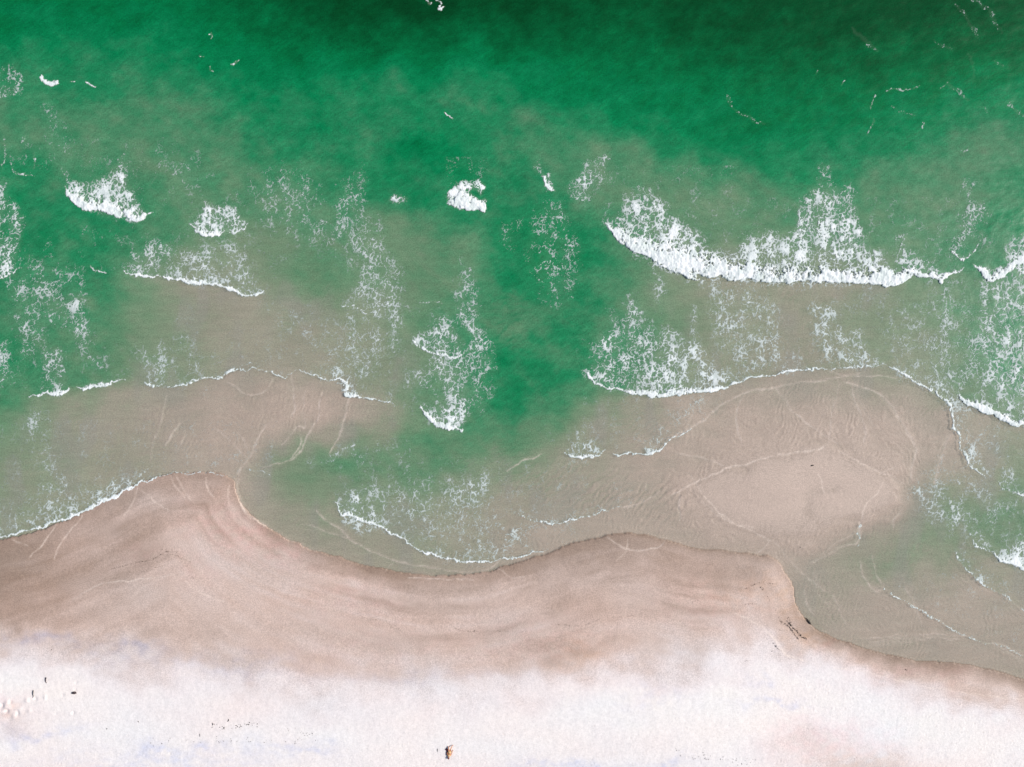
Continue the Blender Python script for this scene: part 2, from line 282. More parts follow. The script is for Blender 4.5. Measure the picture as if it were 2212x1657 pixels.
 ('f','V',5,[(518,540,3),(545,575,14),(590,605,20),(650,632,22),(720,652,22),(790,655,20),(835,638,20),(850,610,8)],1.0,.12,20,.6),
 ('p','V',5,[(520,540),(580,500),(660,470),(760,450),(830,540),(840,640),(760,650),(660,630)],.40,14),
 ('p','V',5,[(790,350),(860,350),(900,440),(1000,540),(1020,600),(880,650),(830,620),(890,540),(830,450)],.33,14),
 ('p','V',5,[(640,660),(1000,620),(1040,740),(960,800),(1010,850),(970,1000),(900,900),(840,1000),(750,950),(680,920),(640,780)],.26,20),
 ('p','V',5,[(680,660),(760,640),(780,750),(850,830),(850,930),(780,950),(760,800),(690,740)],.36,12), ('p','V',5,[(780,880),(850,850),(850,950),(780,960)],.3,10),
 ('p','V',5,[(480,780),(560,720),(650,650),(640,800),(540,870),(480,870)],.24,16),
 ('p','V',5,[(780,200),(850,100),(830,30),(870,60),(940,220),(860,250),(830,340),(790,330)],.24,14), ('p','drift',5,[(850,250),(940,240),(930,420),(860,380)],.2,16),
 ('p','drift',5,[(640,400),(760,380),(800,440),(680,450)],.24,14),
 ('f','W',5,[(556,935,3),(580,985,20),(610,1030,34),(660,1075,36),(730,1105,36),(765,1112,30),(790,1098,22),(825,1108,20),(842,1085,4)],1.0,.1,18,.6),
 ('p','W',5,[(570,950),(680,960),(760,930),(860,900),(860,1030),(820,1090),(720,1080),(640,1030)],.46,14),
 ('p','drift',2,[(1230,1620),(1300,1280),(1440,1240),(1500,1380),(1560,1560),(1550,1657),(1500,1720),(1560,1800),(1420,1900),(1330,1850),(1290,1700)],.17,20),
 ('p','drift',2,[(1090,1400),(1200,1370),(1150,1550),(1060,1520)],.10,16),
 # big foam field centre right
 ('f','Q',5,[(1600,755,4),(1620,790,18),(1660,825,22),(1700,825,16),(1760,850,18),(1840,868,26),(1920,893,34),(2000,898,36),(2085,905,36),(2150,895,38),(2209,887,40)],1.0,.1,20,1.3),
 ('f','Q',6,[(0,888,40),(60,880,36),(120,872,32),(180,880,34),(250,868,32),(310,855,28),(380,832,24),(440,808,20),(480,783,16),(560,778,14),(640,768,16),(720,745,16),(800,740,14),(900,735,14),(960,735,12),(1020,730,6)],1.0,.1,16,1.3),
 ('p','Q',5,[(1600,750),(1640,620),(1690,510),(1760,470),(1750,370),(1820,430),(1870,330),(1900,250),(1930,340),(2000,400),(2030,500),(2120,480),(2209,530),(2350,600),(2400,740),(2209,890),(2050,890),(1900,870),(1750,840),(1650,810)],.33,18),
 ('p','Q',5,[(2110,480),(2160,480),(2209,560),(2330,640),(2380,760),(2209,880),(1960,860),(1980,760),(2080,640)],.30,18),
 ('p','Q',5,[(1970,830),(2000,750),(2080,680),(2130,560),(2170,600),(2140,720),(2060,820)],.3,10), ('p','Q',5,[(1610,650),(1720,560),(1800,700),(1780,800),(1650,800)],.12,20), ('p','Q',5,[(1820,300),(1900,250),(1940,340),(1890,400)],.2,14),
 ('p','drift',5,[(2020,100),(2110,130),(2080,380),(2030,370)],.2,12),
 ('p','Q',6,[(-40,520),(60,530),(200,580),(260,700),(440,770),(300,850),(100,870),(-40,870)],.36,16),
 ('p','X',6,[(230,330),(280,240),(480,210),(560,280),(700,330),(700,480),(660,600),(800,680),(860,720),(700,730),(500,750),(350,650),(270,500)],.24,22),
 ('p','X',6,[(250,240),(360,350),(330,420),(240,400)],.14,14), ('p','X',6,[(430,220),(540,250),(540,330),(450,320)],.22,12), ('p','X',6,[(500,600),(800,600),(850,720),(600,740)],.16,18),
 ('p','X',6,[(880,330),(1000,350),(1060,400),(1000,440),(1180,480),(1250,640),(1350,700),(1200,710),(1060,700),(960,640),(870,500)],.32,16),
 ('f','X',6,[(1040,715,6),(1120,712,12),(1200,708,13),(1270,714,12),(1330,690,4)],.95,.25,16,.4),
 ('l','X',6,[(915,330,8),(960,350,7),(1030,380,5)],.5),
 ('p','drift',6,[(850,230),(1000,250),(1300,220),(1400,200),(1250,400),(1000,330)],.07,30),
 ('p','drift',6,[(200,180),(500,170),(600,200),(480,230),(250,230)],.10,18), ('p','drift',6,[(140,330),(165,330),(165,520),(140,520)],.3,8),
 # fronts over the right bar
 ('f','T2',6,[(1330,690,6),(1400,720,12),(1500,790,18),(1600,850,26),(1680,900,26),(1740,960,18),(1760,1080,20),(1790,1130,22),(1800,1200,24),(1850,1290,20),(1900,1360,18),(1960,1385,5)],.85,.30,30,.5),
 ('p','T2',6,[(1480,760),(1700,770),(1800,900),(1820,980),(1740,960),(1660,880),(1560,820)],.3,16), ('p','T2',6,[(1720,960),(1800,980),(1830,1100),(1800,1140)],.26,14), ('p','T2',6,[(1790,1150),(1880,1180),(1960,1280),(2000,1390),(1900,1350),(1820,1250)],.24,14),
 ('p','drift',6,[(1800,1100),(2100,1100),(2209,1300),(2100,1340),(1900,1250)],.10,30),
 ('f','S2',6,[(2040,1430,3),(2080,1470,14),(2130,1500,16),(2209,1522,18),(2260,1530,10)],.95,.2,16,.8), ('p','S2',6,[(2060,1440),(2070,1340),(2130,1350),(2130,1450),(2160,1500),(2110,1490)],.34,10), ('p','S3',6,[(1560,1560),(1700,1530),(1850,1580),(1900,1640),(1740,1700),(1600,1680)],.26,18),
 ('p','S3',6,[(1470,1440),(1560,1460),(1620,1540),(1580,1580)],.3,10), ('p','drift',6,[(1600,1400),(1900,1420),(1800,1560),(1600,1540)],.1,20),
 # small breaker centre right
 ('f','Y',5,[(1468,1240,4),(1500,1262,20),(1550,1276,24),(1610,1278,24),(1680,1265,22),(1712,1245,18),(1725,1232,4)],1.0,.12,16,.5),
 ('p','Y',5,[(1490,1245),(1530,1190),(1560,1130),(1600,1110),(1640,1180),(1700,1240)],.40,10), ('p','drift',5,[(1560,1120),(1610,1040),(1640,1110)],.2,12), 
 ('f','Y2',5,[(1768,1250,4),(1800,1262,12),(1850,1252,9),(1940,1250,12),(1990,1258,24),(2050,1240,26),(2090,1205,16),(2140,1160,10),(2209,1120,8),(2260,1090,6)],1.0,.14,18,.6),
 ('p','Y2',5,[(1960,1240),(2000,1140),(2060,1140),(2080,1200),(2020,1250)],.34,10), ('p','drift',5,[(2060,1140),(2209,1000),(2350,800),(2380,860),(2209,1110)],.17,18),
 # shore front left
 ('f','Z',4,[(-200,1800,16),(-60,1760,16),(60,1765,18),(200,1735,22),(330,1690,24),(460,1642,24),(560,1600,26),(640,1560,32),(720,1530,28),(800,1480,22),(880,1437,14),(960,1410,7),(1060,1385,5),(1150,1372,4),(1300,1375,4),(1410,1385,4)],1.0,.30,34,.5),
 ('p','Z',4,[(540,1560),(640,1450),(720,1400),(860,1420),(780,1480),(620,1550)],.32,14), ('p','Z',7,[(0,60),(120,80),(280,30),(460,-30),(400,80),(200,150),(0,200)],.20,18),
 ('p','drift',4,[(160,1040),(230,950),(320,1050),(300,1200),(350,1300),(420,1420),(540,1480),(430,1640),(200,1657),(260,1400),(240,1250),(150,1150)],.18,24), ('p','drift',4,[(180,1080),(220,1080),(230,1160),(180,1170)],.28,10), ('p','drift',4,[(0,1500),(500,1450),(450,1657),(0,1700)],.09,30),
 ('l','drift',4,[(870,1400,10),(900,1370,8),(940,1320,5)],.4),
 # shore front centre
 ('f','AA',8,[(45,10,8),(70,70,24),(130,100,26),(200,122,22),(270,134,20),(350,182,22),(420,212,16),(470,240,13),(540,300,14),(620,330,12),(700,350,12),(800,366,13),(900,374,15),(1000,376,13),(1080,364,10),(1150,354,12),(1240,335,10),(1330,310,5)],1.0,.22,30,.9),
 ('p','AA',5,[(50,1560),(120,1480),(240,1520),(300,1600),(350,1720),(200,1750),(100,1690)],.36,14), ('p','AA',8,[(250,20),(400,-60),(700,-120),(1000,-100),(1080,50),(1060,250),(1120,330),(1000,370),(800,360),(600,320),(480,220),(330,150)],.15,30),
 ('p','AA',8,[(1040,320),(1100,170),(1250,120),(1300,150),(1200,260),(1050,350),(900,370)],.22,18),
 ('p','AA',5,[(700,1520),(850,1430),(980,1340),(1020,1450),(900,1560),(760,1560)],.26,16), ('p','drift',5,[(150,1500),(300,1400),(600,1400),(900,1400),(950,1600),(700,1657),(300,1657)],.15,30),
 ('f','AB',8,[(1160,80,3),(1240,105,6),(1320,135,10),(1370,143,12),(1450,130,11),(1550,112,9),(1650,85,8),(1740,60,6),(1830,35,4)],.95,.2,16,.5),
 ('l','drift',5,[(0,1260,5),(100,1230,6),(160,1190,6)],.4), ('p','drift',5,[(0,1250),(160,1180),(500,1180),(600,1300),(300,1330),(100,1300)],.08,30), ('l','drift',4,[(1560,1355,6),(1620,1362,8),(1680,1370,5)],.5), ('p','drift',4,[(1900,1300),(2209,1200),(2209,1260),(1950,1340)],.12,14),
 # fronts lower right
 ('f','AC',9,[(1775,310,4),(1790,350,16),(1820,400,18),(1870,440,16),(1920,490,14),(1980,535,13),(2040,572,12),(2085,582,8),(2120,610,4),(2200,690,3)],.95,.25,26,.9),
 ('f','AC2',9,[(1840,180,3),(1870,230,10),(1920,280,12),(1980,305,10),(2030,325,5)],.85,.2,16,.5), ('p','S3',9,[(1560,40),(1720,20),(1860,110),(1850,180),(1700,120)],.26,16), ('p','AC2',9,[(1840,120),(1900,160),(2000,280),(1900,250)],.24,12),
 ('f','AD',9,[(2018,325,4),(2040,362,26),(2090,390,30),(2150,405,30),(2212,422,28),(2300,440,20)],1.0,.2,18,.8), ('p','AD',9,[(2030,310),(2209,240),(2300,250),(2300,430),(2209,400),(2060,370)],.5,12), ('p','drift',9,[(2100,180),(2300,150),(2300,300),(2150,300)],.12,18),
 ('f','AE',9,[(1330,540,4),(1400,595,5),(1480,640,6),(1530,665,9),(1600,705,9),(1680,752,9),(1760,798,8),(1850,845,8),(1930,872,8),(2000,888,8),(2080,905,5),(2209,970,4),(2300,1000,4)],.9,.06,8,.2),
 ('l','drift',9,[(1180,260,12),(1170,215,14),(1190,140,10)],.5),
]
# thin swash lines left by water films on the bars: image crop, points(x, y, width)
SWASH = [
 (6,[(0,1160,6),(80,1115,7),(200,1050,8),(300,970,6),(400,900,6),(520,860,6),(660,840,8),(720,820,4),(860,800,4)]), (6,[(980,780,4),(1100,770,4),(1180,750,4)]), (6,[(1000,740,4),(1100,765,4),(1300,770,4),(1480,785,4)]), (6,[(860,800,4),(920,800,9),(970,795,6)]),
 (6,[(460,890,6),(430,960,6),(415,1050,6),(430,1130,5),(450,1200,3)]), (6,[(660,840,5),(700,890,4),(760,970,5),(840,1050,6),(920,1110,4),(1000,1150,4),(1050,1190,3)]),
 (6,[(1060,820,3),(1010,1000,4),(1000,1130,4),(980,1190,5),(930,1228,6)]), (6,[(1130,840,5),(1160,920,5),(1200,1020,5),(1215,1110,6),(1210,1190,4)]), (6,[(1160,850,3),(1190,930,3),(1250,1030,3),(1275,1090,3)]),
 (6,[(1100,810,6),(1240,850,6),(1340,900,9),(1400,990,8),(1460,1080,8),(1500,1150,9),(1535,1220,10),(1520,1320,9),(1500,1420,7)]), (6,[(1755,1130,5),(1720,1190,8),(1690,1280,9),(1670,1360,9),(1650,1440,7)]),
 (6,[(0,1515,5),(60,1492,6),(120,1455,5),(240,1400,5),(370,1340,6),(450,1328,7),(530,1300,6),(640,1270,4),(780,1245,5),(880,1238,5),(930,1225,4)]), (6,[(40,1250,4),(150,1265,4),(260,1295,4),(340,1330,4)]), (6,[(1050,1230,3),(1120,1270,3),(1200,1318,4),(1330,1372,5),(1400,1400,3),(1465,1440,4)]), (6,[(1320,1380,4),(1400,1330,3)]),
 (6,[(60,1495,4),(65,1580,4),(70,1657,4)]), (9,[(60,0,4),(68,60,4),(60,120,3)]), (9,[(120,-180,3),(180,-90,3),(250,10,4),(330,90,5),(420,145,4),(500,180,4),(570,210,4),(620,250,5)]), (9,[(200,0,3),(300,90,3),(400,140,3),(520,160,2)]),
 (6,[(925,1380,2),(945,1430,3),(960,1490,4)]), (6,[(1330,1440,2),(1280,1510,4),(1210,1590,4),(1200,1657,4)]), (9,[(1190,130,8),(1170,250,10),(1080,290,4),(960,350,4),(880,390,4)]), (9,[(1160,190,3),(1050,260,3),(940,340,3)]), (9,[(630,240,4),(590,290,4),(540,325,4)]), (9,[(650,250,3),(700,300,3),(740,370,3),(810,430,4),(870,490,4),(930,530,3)]), (9,[(1450,60,3),(1400,110,5),(1390,160,4)]),
 (9,[(840,520,3),(850,620,4),(900,720,4)]), (9,[(890,440,3),(940,530,4),(1020,590,4),(1060,680,4),(1100,770,3)]), (9,[(900,500,2),(940,600,3),(990,650,3)]), (9,[(1180,380,5),(1210,460,6),(1250,530,7),(1290,565,7),(1330,540,4)]), (9,[(1260,340,3),(1290,460,4),(1330,540,4)]), (9,[(1470,530,4),(1500,600,5),(1530,665,5),(1560,730,4),(1590,780,3)]),
 (9,[(1200,860,4),(1350,850,4),(1550,835,4),(1800,838,4),(1900,850,3)]), (9,[(1250,880,4),(1400,865,4),(1600,850,4),(1800,862,4)]), (9,[(1230,900,3),(1400,885,3),(1600,865,3)]), (9,[(2000,885,4),(2100,930,5),(2209,1000,5)]), (9,[(2040,880,3),(2209,960,4)]),
 (5,[(125,905,8),(110,960,7),(90,1060,7),(60,1150,6),(20,1220,5),(0,1250,4)]), (4,[(1815,755,3),(1830,860,5),(1835,960,7),(1820,1020,5)]), (4,[(2010,870,5),(1990,930,6),(1985,1020,6),(1940,1100,7),(1900,1180,7),(1850,1270,5),(1780,1300,4)]), (4,[(1900,860,3),(1890,1000,3),(1900,1090,6),(1860,1080,4),(1820,1130,4),(1760,1190,4)]), (4,[(1660,1070,6),(1620,1130,6),(1580,1210,6),(1555,1280,5)]), (4,[(1880,1130,3),(1870,1200,5),(1830,1270,4),(1780,1300,4),(1700,1320,4),(1640,1340,3)]),
 (4,[(1420,800,3),(1490,850,4),(1540,880,4),(1600,885,4),(1660,850,3),(1700,790,3)]), (4,[(1340,1090,4),(1410,1150,4),(1440,1190,3)]), (4,[(1480,1120,3),(1520,1170,4),(1535,1210,4)]), (4,[(1030,1200,4),(1050,1150,6),(1100,1090,6),(1140,1050,3)]), (4,[(1450,1190,3),(1500,1240,4),(1540,1300,4),(1500,1340,5),(1478,1400,5),(1485,1500,4),(1520,1600,5),(1560,1657,4)]), (4,[(1100,1230,4),(1150,1150,4)]), (4,[(940,1310,3),(950,1200,4),(1000,1060,4),(1040,880,3)]),
 (4,[(1070,1390,3),(1100,1450,3),(1160,1530,3)]), (4,[(1110,1400,3),(1150,1480,3),(1200,1540,3)]), (4,[(890,1480,2),(960,1540,3),(1060,1600,2)]), (4,[(1290,1400,3),(1300,1470,4),(1330,1520,2)]), (4,[(1430,1450,3),(1432,1550,3)]), (4,[(860,1460,2),(830,1560,3),(780,1640,2)]), (7,[(510,90,3),(470,150,3),(380,270,4),(350,350,2)]), (7,[(350,150,3),(290,240,4),(230,300,4),(190,340,3)]), (7,[(80,240,2),(180,280,3)]),
 (7,[(1500,20,5),(1560,90,4),(1640,140,6),(1750,210,4),(1900,280,3),(2050,320,2)]), (8,[(-80,60,5),(0,130,7),(70,170,6),(140,240,7),(220,290,5),(300,330,5),(450,380,5),(600,410,4),(800,440,4),(950,440,4),(1030,400,5),(1080,368,3)]), (7,[(1640,130,3),(1650,165,3)]), (8,[(1740,230,3),(1850,290,4),(1960,300,4),(2060,280,4),(2110,230,3)]), (8,[(1860,240,3),(1850,310,3),(1800,370,2)]), (8,[(2185,0,4),(2195,100,4)]), (8,[(1040,410,2),(1150,470,3),(1230,460,2)]), (8,[(400,390,2),(350,430,2)]), (7,[(1880,140,3),(1960,160,4),(2060,200,4),(2209,240,3)]),
 (7,[(470,600,3),(650,510,4),(830,490,4),(980,470,4),(1100,450,2)]), (7,[(1160,490,2),(1240,550,3),(1400,620,2)]), (9,[(400,690,3),(560,770,4),(640,850,4),(700,930,4),(740,960,5),(850,1000,3)]), (9,[(640,840,2),(690,890,3),(720,940,3)]), (9,[(1000,1030,2),(1250,1070,3),(1550,1140,3),(1900,1200,3),(2209,1230,3)]),
 (8,[(500,470,2),(700,485,3),(900,490,2)]), (8,[(1840,40,7),(1960,10,4),(2060,-60,4)]), (5,[(1110,1360,4),(1200,1300,6),(1260,1280,5),(1330,1250,3)]),
]
# sand ripples: image crop, centre x,y, radii, wavelength(m), crest direction (deg), height (m)
RIPPLES = [(5,2000,1080,260,130,.62,25,.035),(5,1500,1440,420,150,.75,35,.045),(5,2050,1550,220,160,.8,40,.045),(5,1100,1250,420,150,.45,20,.018),(5,1150,330,160,90,.9,3,.05),(5,1100,500,150,110,1.0,25,.05),(4,1550,1450,70,110,.5,10,.03),(5,300,1000,220,190,.6,60,.02),(4,1150,1200,110,90,.5,55,.025),(4,1850,620,130,110,.55,50,.02),
 (9,1450,280,330,170,.5,75,.014),(9,1650,860,500,60,.45,5,.02),(9,1000,600,160,260,.5,70,.016),(9,2000,120,200,120,.6,75,.02),(8,1750,0,400,120,.7,35,.03),(6,500,1000,150,200,.35,80,.008),(4,2000,250,200,130,.5,45,.015),(4,1600,200,140,100,.5,30,.015),(4,800,1100,400,260,.9,75,.012)]

def front_terms(f, G):
    _, ob, sh, pts, solid, trail, tl, tstep = f
    p = smooth(P(sh, pts), 4); tl = tl * 0.9
    wmax = max(q[2] for q in P(sh, pts)); sl_ = G.box(p, wmax * 1.5 + tl * 3 + 6)
    x = G.w2x[sl_]; y = G.w2y[sl_]
    if x.size == 0: return None
    d, sg, w = polydist(p, x, y); w = np.maximum(np.where(w < 9, w * .72, w), 0.3); s = d * sg
    wmid = max(wmax, 1)
    solid = solid * (.80 if wmax < 9 else 1)
    prof = solid * sst(-1.2, 0.8, s) * (1 - sst(0.3, 1.5, s / w) * .97)
    tr = trail * np.exp(-np.maximum(s, 0) / tl) * (s > -0.5) * np.clip(w / (0.5 * wmid), 0, 1)
    step = tstep * np.clip(w / (0.5 * wmid), 0, 1) * np.where(s > 0, 0.6 * np.exp(-s / 26), -0.6 * np.exp(s / 26))
    hgt = np.exp(-((s - 0.4 * w) / (0.5 * w + 1)) ** 2) * np.clip(w / 30, 0.08, 1)
    return sl_, np.maximum(prof, tr), step, hgt * (s > -1)
def foam_fields(G, want_owner=True):
    dens = np.zeros(G.x.shape, F32); own = np.zeros(G.x.shape, np.int16); step = np.zeros(G.x.shape, F32); hg = np.zeros(G.x.shape, F32)
    patch = fbm(G.x / 26, G.y / 40, 310, 3)
    for f in FOAM:
        oi = OBJ.index(f[1])
        if f[0] == 'f':
            r = front_terms(f, G)
            if r is None: continue
            sl_, dd, st, hh = r
            dd = np.where(dd > 0.6, dd, dd * (1 + 0.7 * patch[sl_]))
            step[sl_] += st; hg[sl_] = np.maximum(hg[sl_], hh)
        elif f[0] == 'p':
            p = P(f[2], f[3]); soft = f[5] * 1.5
            sl_ = G.box(p, soft * 1.5 + 5); x = G.w2x[sl_] ; y = G.w2y[sl_]
            if x.size == 0: continue
            d, _, _ = polydist([q[:2] for q in p + [p[0]]], x, y)
            s = np.where(inside(p, x, y), d, -d)
            dd = f[4] * sst(-soft * 0.6, soft * 0.6, s) * (1 + (0.75 if f[4] < .5 else .3) * patch[sl_])
        else:
            p = smooth(P(f[2], f[3]), 4); sl_ = G.box(p, 12); x = G.w2x[sl_]; y = G.w2y[sl_]
            if x.size == 0: continue
            d, _, w = polydist(p, x, y); dd = f[4] * (1 - sst(0.35, 0.8, d / np.maximum(w, .5)))
        a = dens[sl_]; b = own[sl_]
        b[dd > a] = oi
        own[sl_] = b; dens[sl_] = np.maximum(a, dd) + 0.35 * np.minimum(a, dd) * (1 - np.maximum(a, np.clip(dd, 0, 1)))
    return np.clip(dens, 0, 1), own, step, hg
OBJ = ['drift'] + sorted(set(f[1] for f in FOAM) - {'drift'})

# ------------------------------------------------------------------ mesh from fields
def grid_mesh(name, x, y, z, attrs, keep=None, mat=None, cattrs=None):
    ny, nx = x.shape; idx = np.arange(nx * ny, dtype=np.int32).reshape(ny, nx)
    q = np.stack([idx[1:, :-1], idx[1:, 1:], idx[:-1, 1:], idx[:-1, :-1]], -1).reshape(-1, 4)
    if keep is not None: q = q[keep.reshape(-1)]
    used = np.zeros(nx * ny, bool); used[q.ravel()] = True
    remap = np.cumsum(used) - 1; q = remap[q].astype(np.int32); nv = int(used.sum()); nf = len(q)
    co_ = np.stack([x.ravel()[used], y.ravel()[used], z.ravel()[used]], -1).astype(F32)
    me = bpy.data.meshes.new(name); me.vertices.add(nv); me.vertices.foreach_set('co', co_.ravel())
    me.loops.add(nf * 4); me.loops.foreach_set('vertex_index', q.ravel())
    me.polygons.add(nf); me.polygons.foreach_set('loop_start', np.arange(0, nf * 4, 4, dtype=np.int32))
    me.polygons.foreach_set('use_smooth', np.ones(nf, bool))
    for k, v in attrs.items():
        a = me.attributes.new(k, 'FLOAT', 'POINT'); a.data.foreach_set('value', v.ravel()[used].astype(F32))
    for k, v in (cattrs or {}).items():
        a = me.attributes.new(k, 'FLOAT_VECTOR', 'POINT'); a.data.foreach_set('vector', v.reshape(-1, 3)[used].astype(F32).ravel())
    me.update(calc_edges=True); me.validate()
    if mat: me.materials.append(mat)
    o = bpy.data.objects.new(name, me); scene.collection.objects.link(o); return o

# ------------------------------------------------------------------ materials
def newmat(name):
    m = bpy.data.materials.new(name); m.use_nodes = True; t = m.node_tree; t.nodes.clear(); return m, t
def N(t, typ, **k):
    n = t.nodes.new(typ)
    for a, v in k.items():
        if a.startswith('i_'):
            key = a[2:].replace('_', ' '); n.inputs[int(key) if key.isdigit() else key].default_value = v
        else: setattr(n, a, v)
    return n
def noise(t, scale, detail=2, rough=0.5, vec=None):
    n = N(t, 'ShaderNodeTexNoise', i_Scale=scale, i_Detail=detail, i_Roughness=rough)
    if vec: t.links.new(vec, n.inputs['Vector'])
    return n.outputs[0]
def maprange(t, src, a, b, c, d):
    m = N(t, 'ShaderNodeMapRange', clamp=True); m.inputs[1].default_value = a; m.inputs[2].default_value = b; m.inputs[3].default_value = c; m.inputs[4].default_value = d
    t.links.new(src, m.inputs[0]); return m.outputs[0]
def math_(t, op, a, b):
    m = N(t, 'ShaderNodeMath', operation=op)
    for i, v in enumerate((a, b)):
        if isinstance(v, (int, float)): m.inputs[i].default_value = v
        else: t.links.new(v, m.inputs[i])
    return m.outputs[0]
def vscale(t, vec, f):
    m = N(t, 'ShaderNodeVectorMath', operation='SCALE'); t.links.new(vec, m.inputs[0]); t.links.new(f, m.inputs['Scale']); return m.outputs[0]

def sand_material():
    m, t = newmat('sand')
    geo = N(t, 'ShaderNodeNewGeometry'); col = N(t, 'ShaderNodeAttribute', attribute_name='col'); dry = N(t, 'ShaderNodeAttribute', attribute_name='dry')
    g1 = noise(t, 9.0, 3, 0.7, geo.outputs['Position']); g2 = noise(t, 3.0, 3, 0.6, geo.outputs['Position'])
    f = math_(t, 'MULTIPLY', math_(t, 'ADD', 1.0, math_(t, 'MULTIPLY', maprange(t, g1, .3, .7, -.26, .26), maprange(t, dry.outputs['Fac'], 0, 1, 1, .35))), maprange(t, g2, .3, .7, .94, 1.06))
    c = vscale(t, col.outputs['Vector'], f)
    b = N(t, 'ShaderNodeBsdfPrincipled'); t.links.new(c, b.inputs['Base Color'])
    t.links.new(maprange(t, dry.outputs['Fac'], 0, 1, .55, .95), b.inputs['Roughness']); b.inputs['Specular IOR Level'].default_value = .3
    bp = N(t, 'ShaderNodeBump'); bp.inputs['Distance'].default_value = .03
    bn = noise(t, 5.0, 5, .65, geo.outputs['Position']); t.links.new(bn, bp.inputs['Height'])
    t.links.new(maprange(t, dry.outputs['Fac'], 0, 1, .35, .8), bp.inputs['Strength'])
    t.links.new(bp.outputs[0], b.inputs['Normal'])
    o = N(t, 'ShaderNodeOutputMaterial'); t.links.new(b.outputs[0], o.inputs[0]); return m
def water_material():
    m, t = newmat('sea_water')
    geo = N(t, 'ShaderNodeNewGeometry'); col = N(t, 'ShaderNodeAttribute', attribute_name='col'); op = N(t, 'ShaderNodeAttribute', attribute_name='opacity')
    g1 = noise(t, 7.0, 3, 0.75, geo.outputs['Position'])
    mp = N(t, 'ShaderNodeMapping'); mp.inputs['Rotation'].default_value = (0, 0, rad(-35)); mp.inputs['Scale'].default_value = (0.35, 1.7, 1)
    t.links.new(geo.outputs['Position'], mp.inputs[0])
    g2 = noise(t, 1.1, 4, 0.6, mp.outputs[0])
    f = math_(t, 'MULTIPLY', maprange(t, g1, .3, .7, .72, 1.28), maprange(t, g2, .3, .7, .92, 1.08))
    c = vscale(t, col.outputs['Vector'], f)
    df = N(t, 'ShaderNodeBsdfPrincipled'); t.links.new(c, df.inputs['Base Color']); df.inputs['Roughness'].default_value = .3; df.inputs['IOR'].default_value = 1.33; df.inputs['Specular IOR Level'].default_value = .18
    tr = N(t, 'ShaderNodeBsdfTransparent')
    bp = N(t, 'ShaderNodeBump'); bp.inputs['Distance'].default_value = .05; bp.inputs['Strength'].default_value = .22
    h = math_(t, 'ADD', noise(t, 1.6, 6, .65, mp.outputs[0]), noise(t, 3.5, 3, .6, geo.outputs['Position']))
    t.links.new(h, bp.inputs['Height']); t.links.new(bp.outputs[0], df.inputs['Normal'])
    mx = N(t, 'ShaderNodeMixShader'); t.links.new(op.outputs['Fac'], mx.inputs[0]); t.links.new(tr.outputs[0], mx.inputs[1]); t.links.new(df.outputs[0], mx.inputs[2])
    o = N(t, 'ShaderNodeOutputMaterial'); t.links.new(mx.outputs[0], o.inputs[0]); return m
def foam_material():
    m, t = newmat('sea_foam')
    geo = N(t, 'ShaderNodeNewGeometry'); a = N(t, 'ShaderNodeAttribute', attribute_name='cover'); th = N(t, 'ShaderNodeAttribute', attribute_name='thick')
    mixc = N(t, 'ShaderNodeMix', data_type='RGBA'); 
    frn = maprange(t, noise(t, .8, 4, .65, geo.outputs['Position']), .38, .62, 0, 1)
    mixc.inputs[6].default_value = (.56, .63, .59, 1); mixc.inputs[7].default_value = (.86, .86, .84, 1)
    t.links.new(math_(t, 'MULTIPLY', th.outputs['Fac'], maprange(t, frn, 0, 1, .30, 1.0)), mixc.inputs[0])
    b = N(t, 'ShaderNodeBsdfPrincipled'); t.links.new(mixc.outputs[2], b.inputs['Base Color']); b.inputs['Roughness'].default_value = .8
    bp = N(t, 'ShaderNodeBump'); bp.inputs['Distance'].default_value = .05; bp.inputs['Strength'].default_value = .35; t.links.new(noise(t, 5, 4, .6, geo.outputs['Position']), bp.inputs['Height']); t.links.new(bp.outputs[0], b.inputs['Normal'])
    tr = N(t, 'ShaderNodeBsdfTransparent'); mx = N(t, 'ShaderNodeMixShader'); t.links.new(a.outputs['Fac'], mx.inputs[0]); t.links.new(tr.outputs[0], mx.inputs[1]); t.links.new(b.outputs[0], mx.inputs[2])
    o = N(t, 'ShaderNodeOutputMaterial'); t.links.new(mx.outputs[0], o.inputs[0]); return m
def plain(name, col, rough=.8, var=.25, scale=20):
    m, t = newmat(name); geo = N(t, 'ShaderNodeTexCoord')
    n = noise(t, scale, 3, .6, geo.outputs['Object']); rgb = N(t, 'ShaderNodeCombineXYZ')
    for i in range(3): rgb.inputs[i].default_value = col[i]
    c = vscale(t, rgb.outputs[0], maprange(t, n, .3, .7, 1 - var, 1 + var))
    b = N(t, 'ShaderNodeBsdfPrincipled'); t.links.new(c, b.inputs['Base Color']); b.inputs['Roughness'].default_value = rough
    o = N(t, 'ShaderNodeOutputMaterial'); t.links.new(b.outputs[0], o.inputs[0]); return m

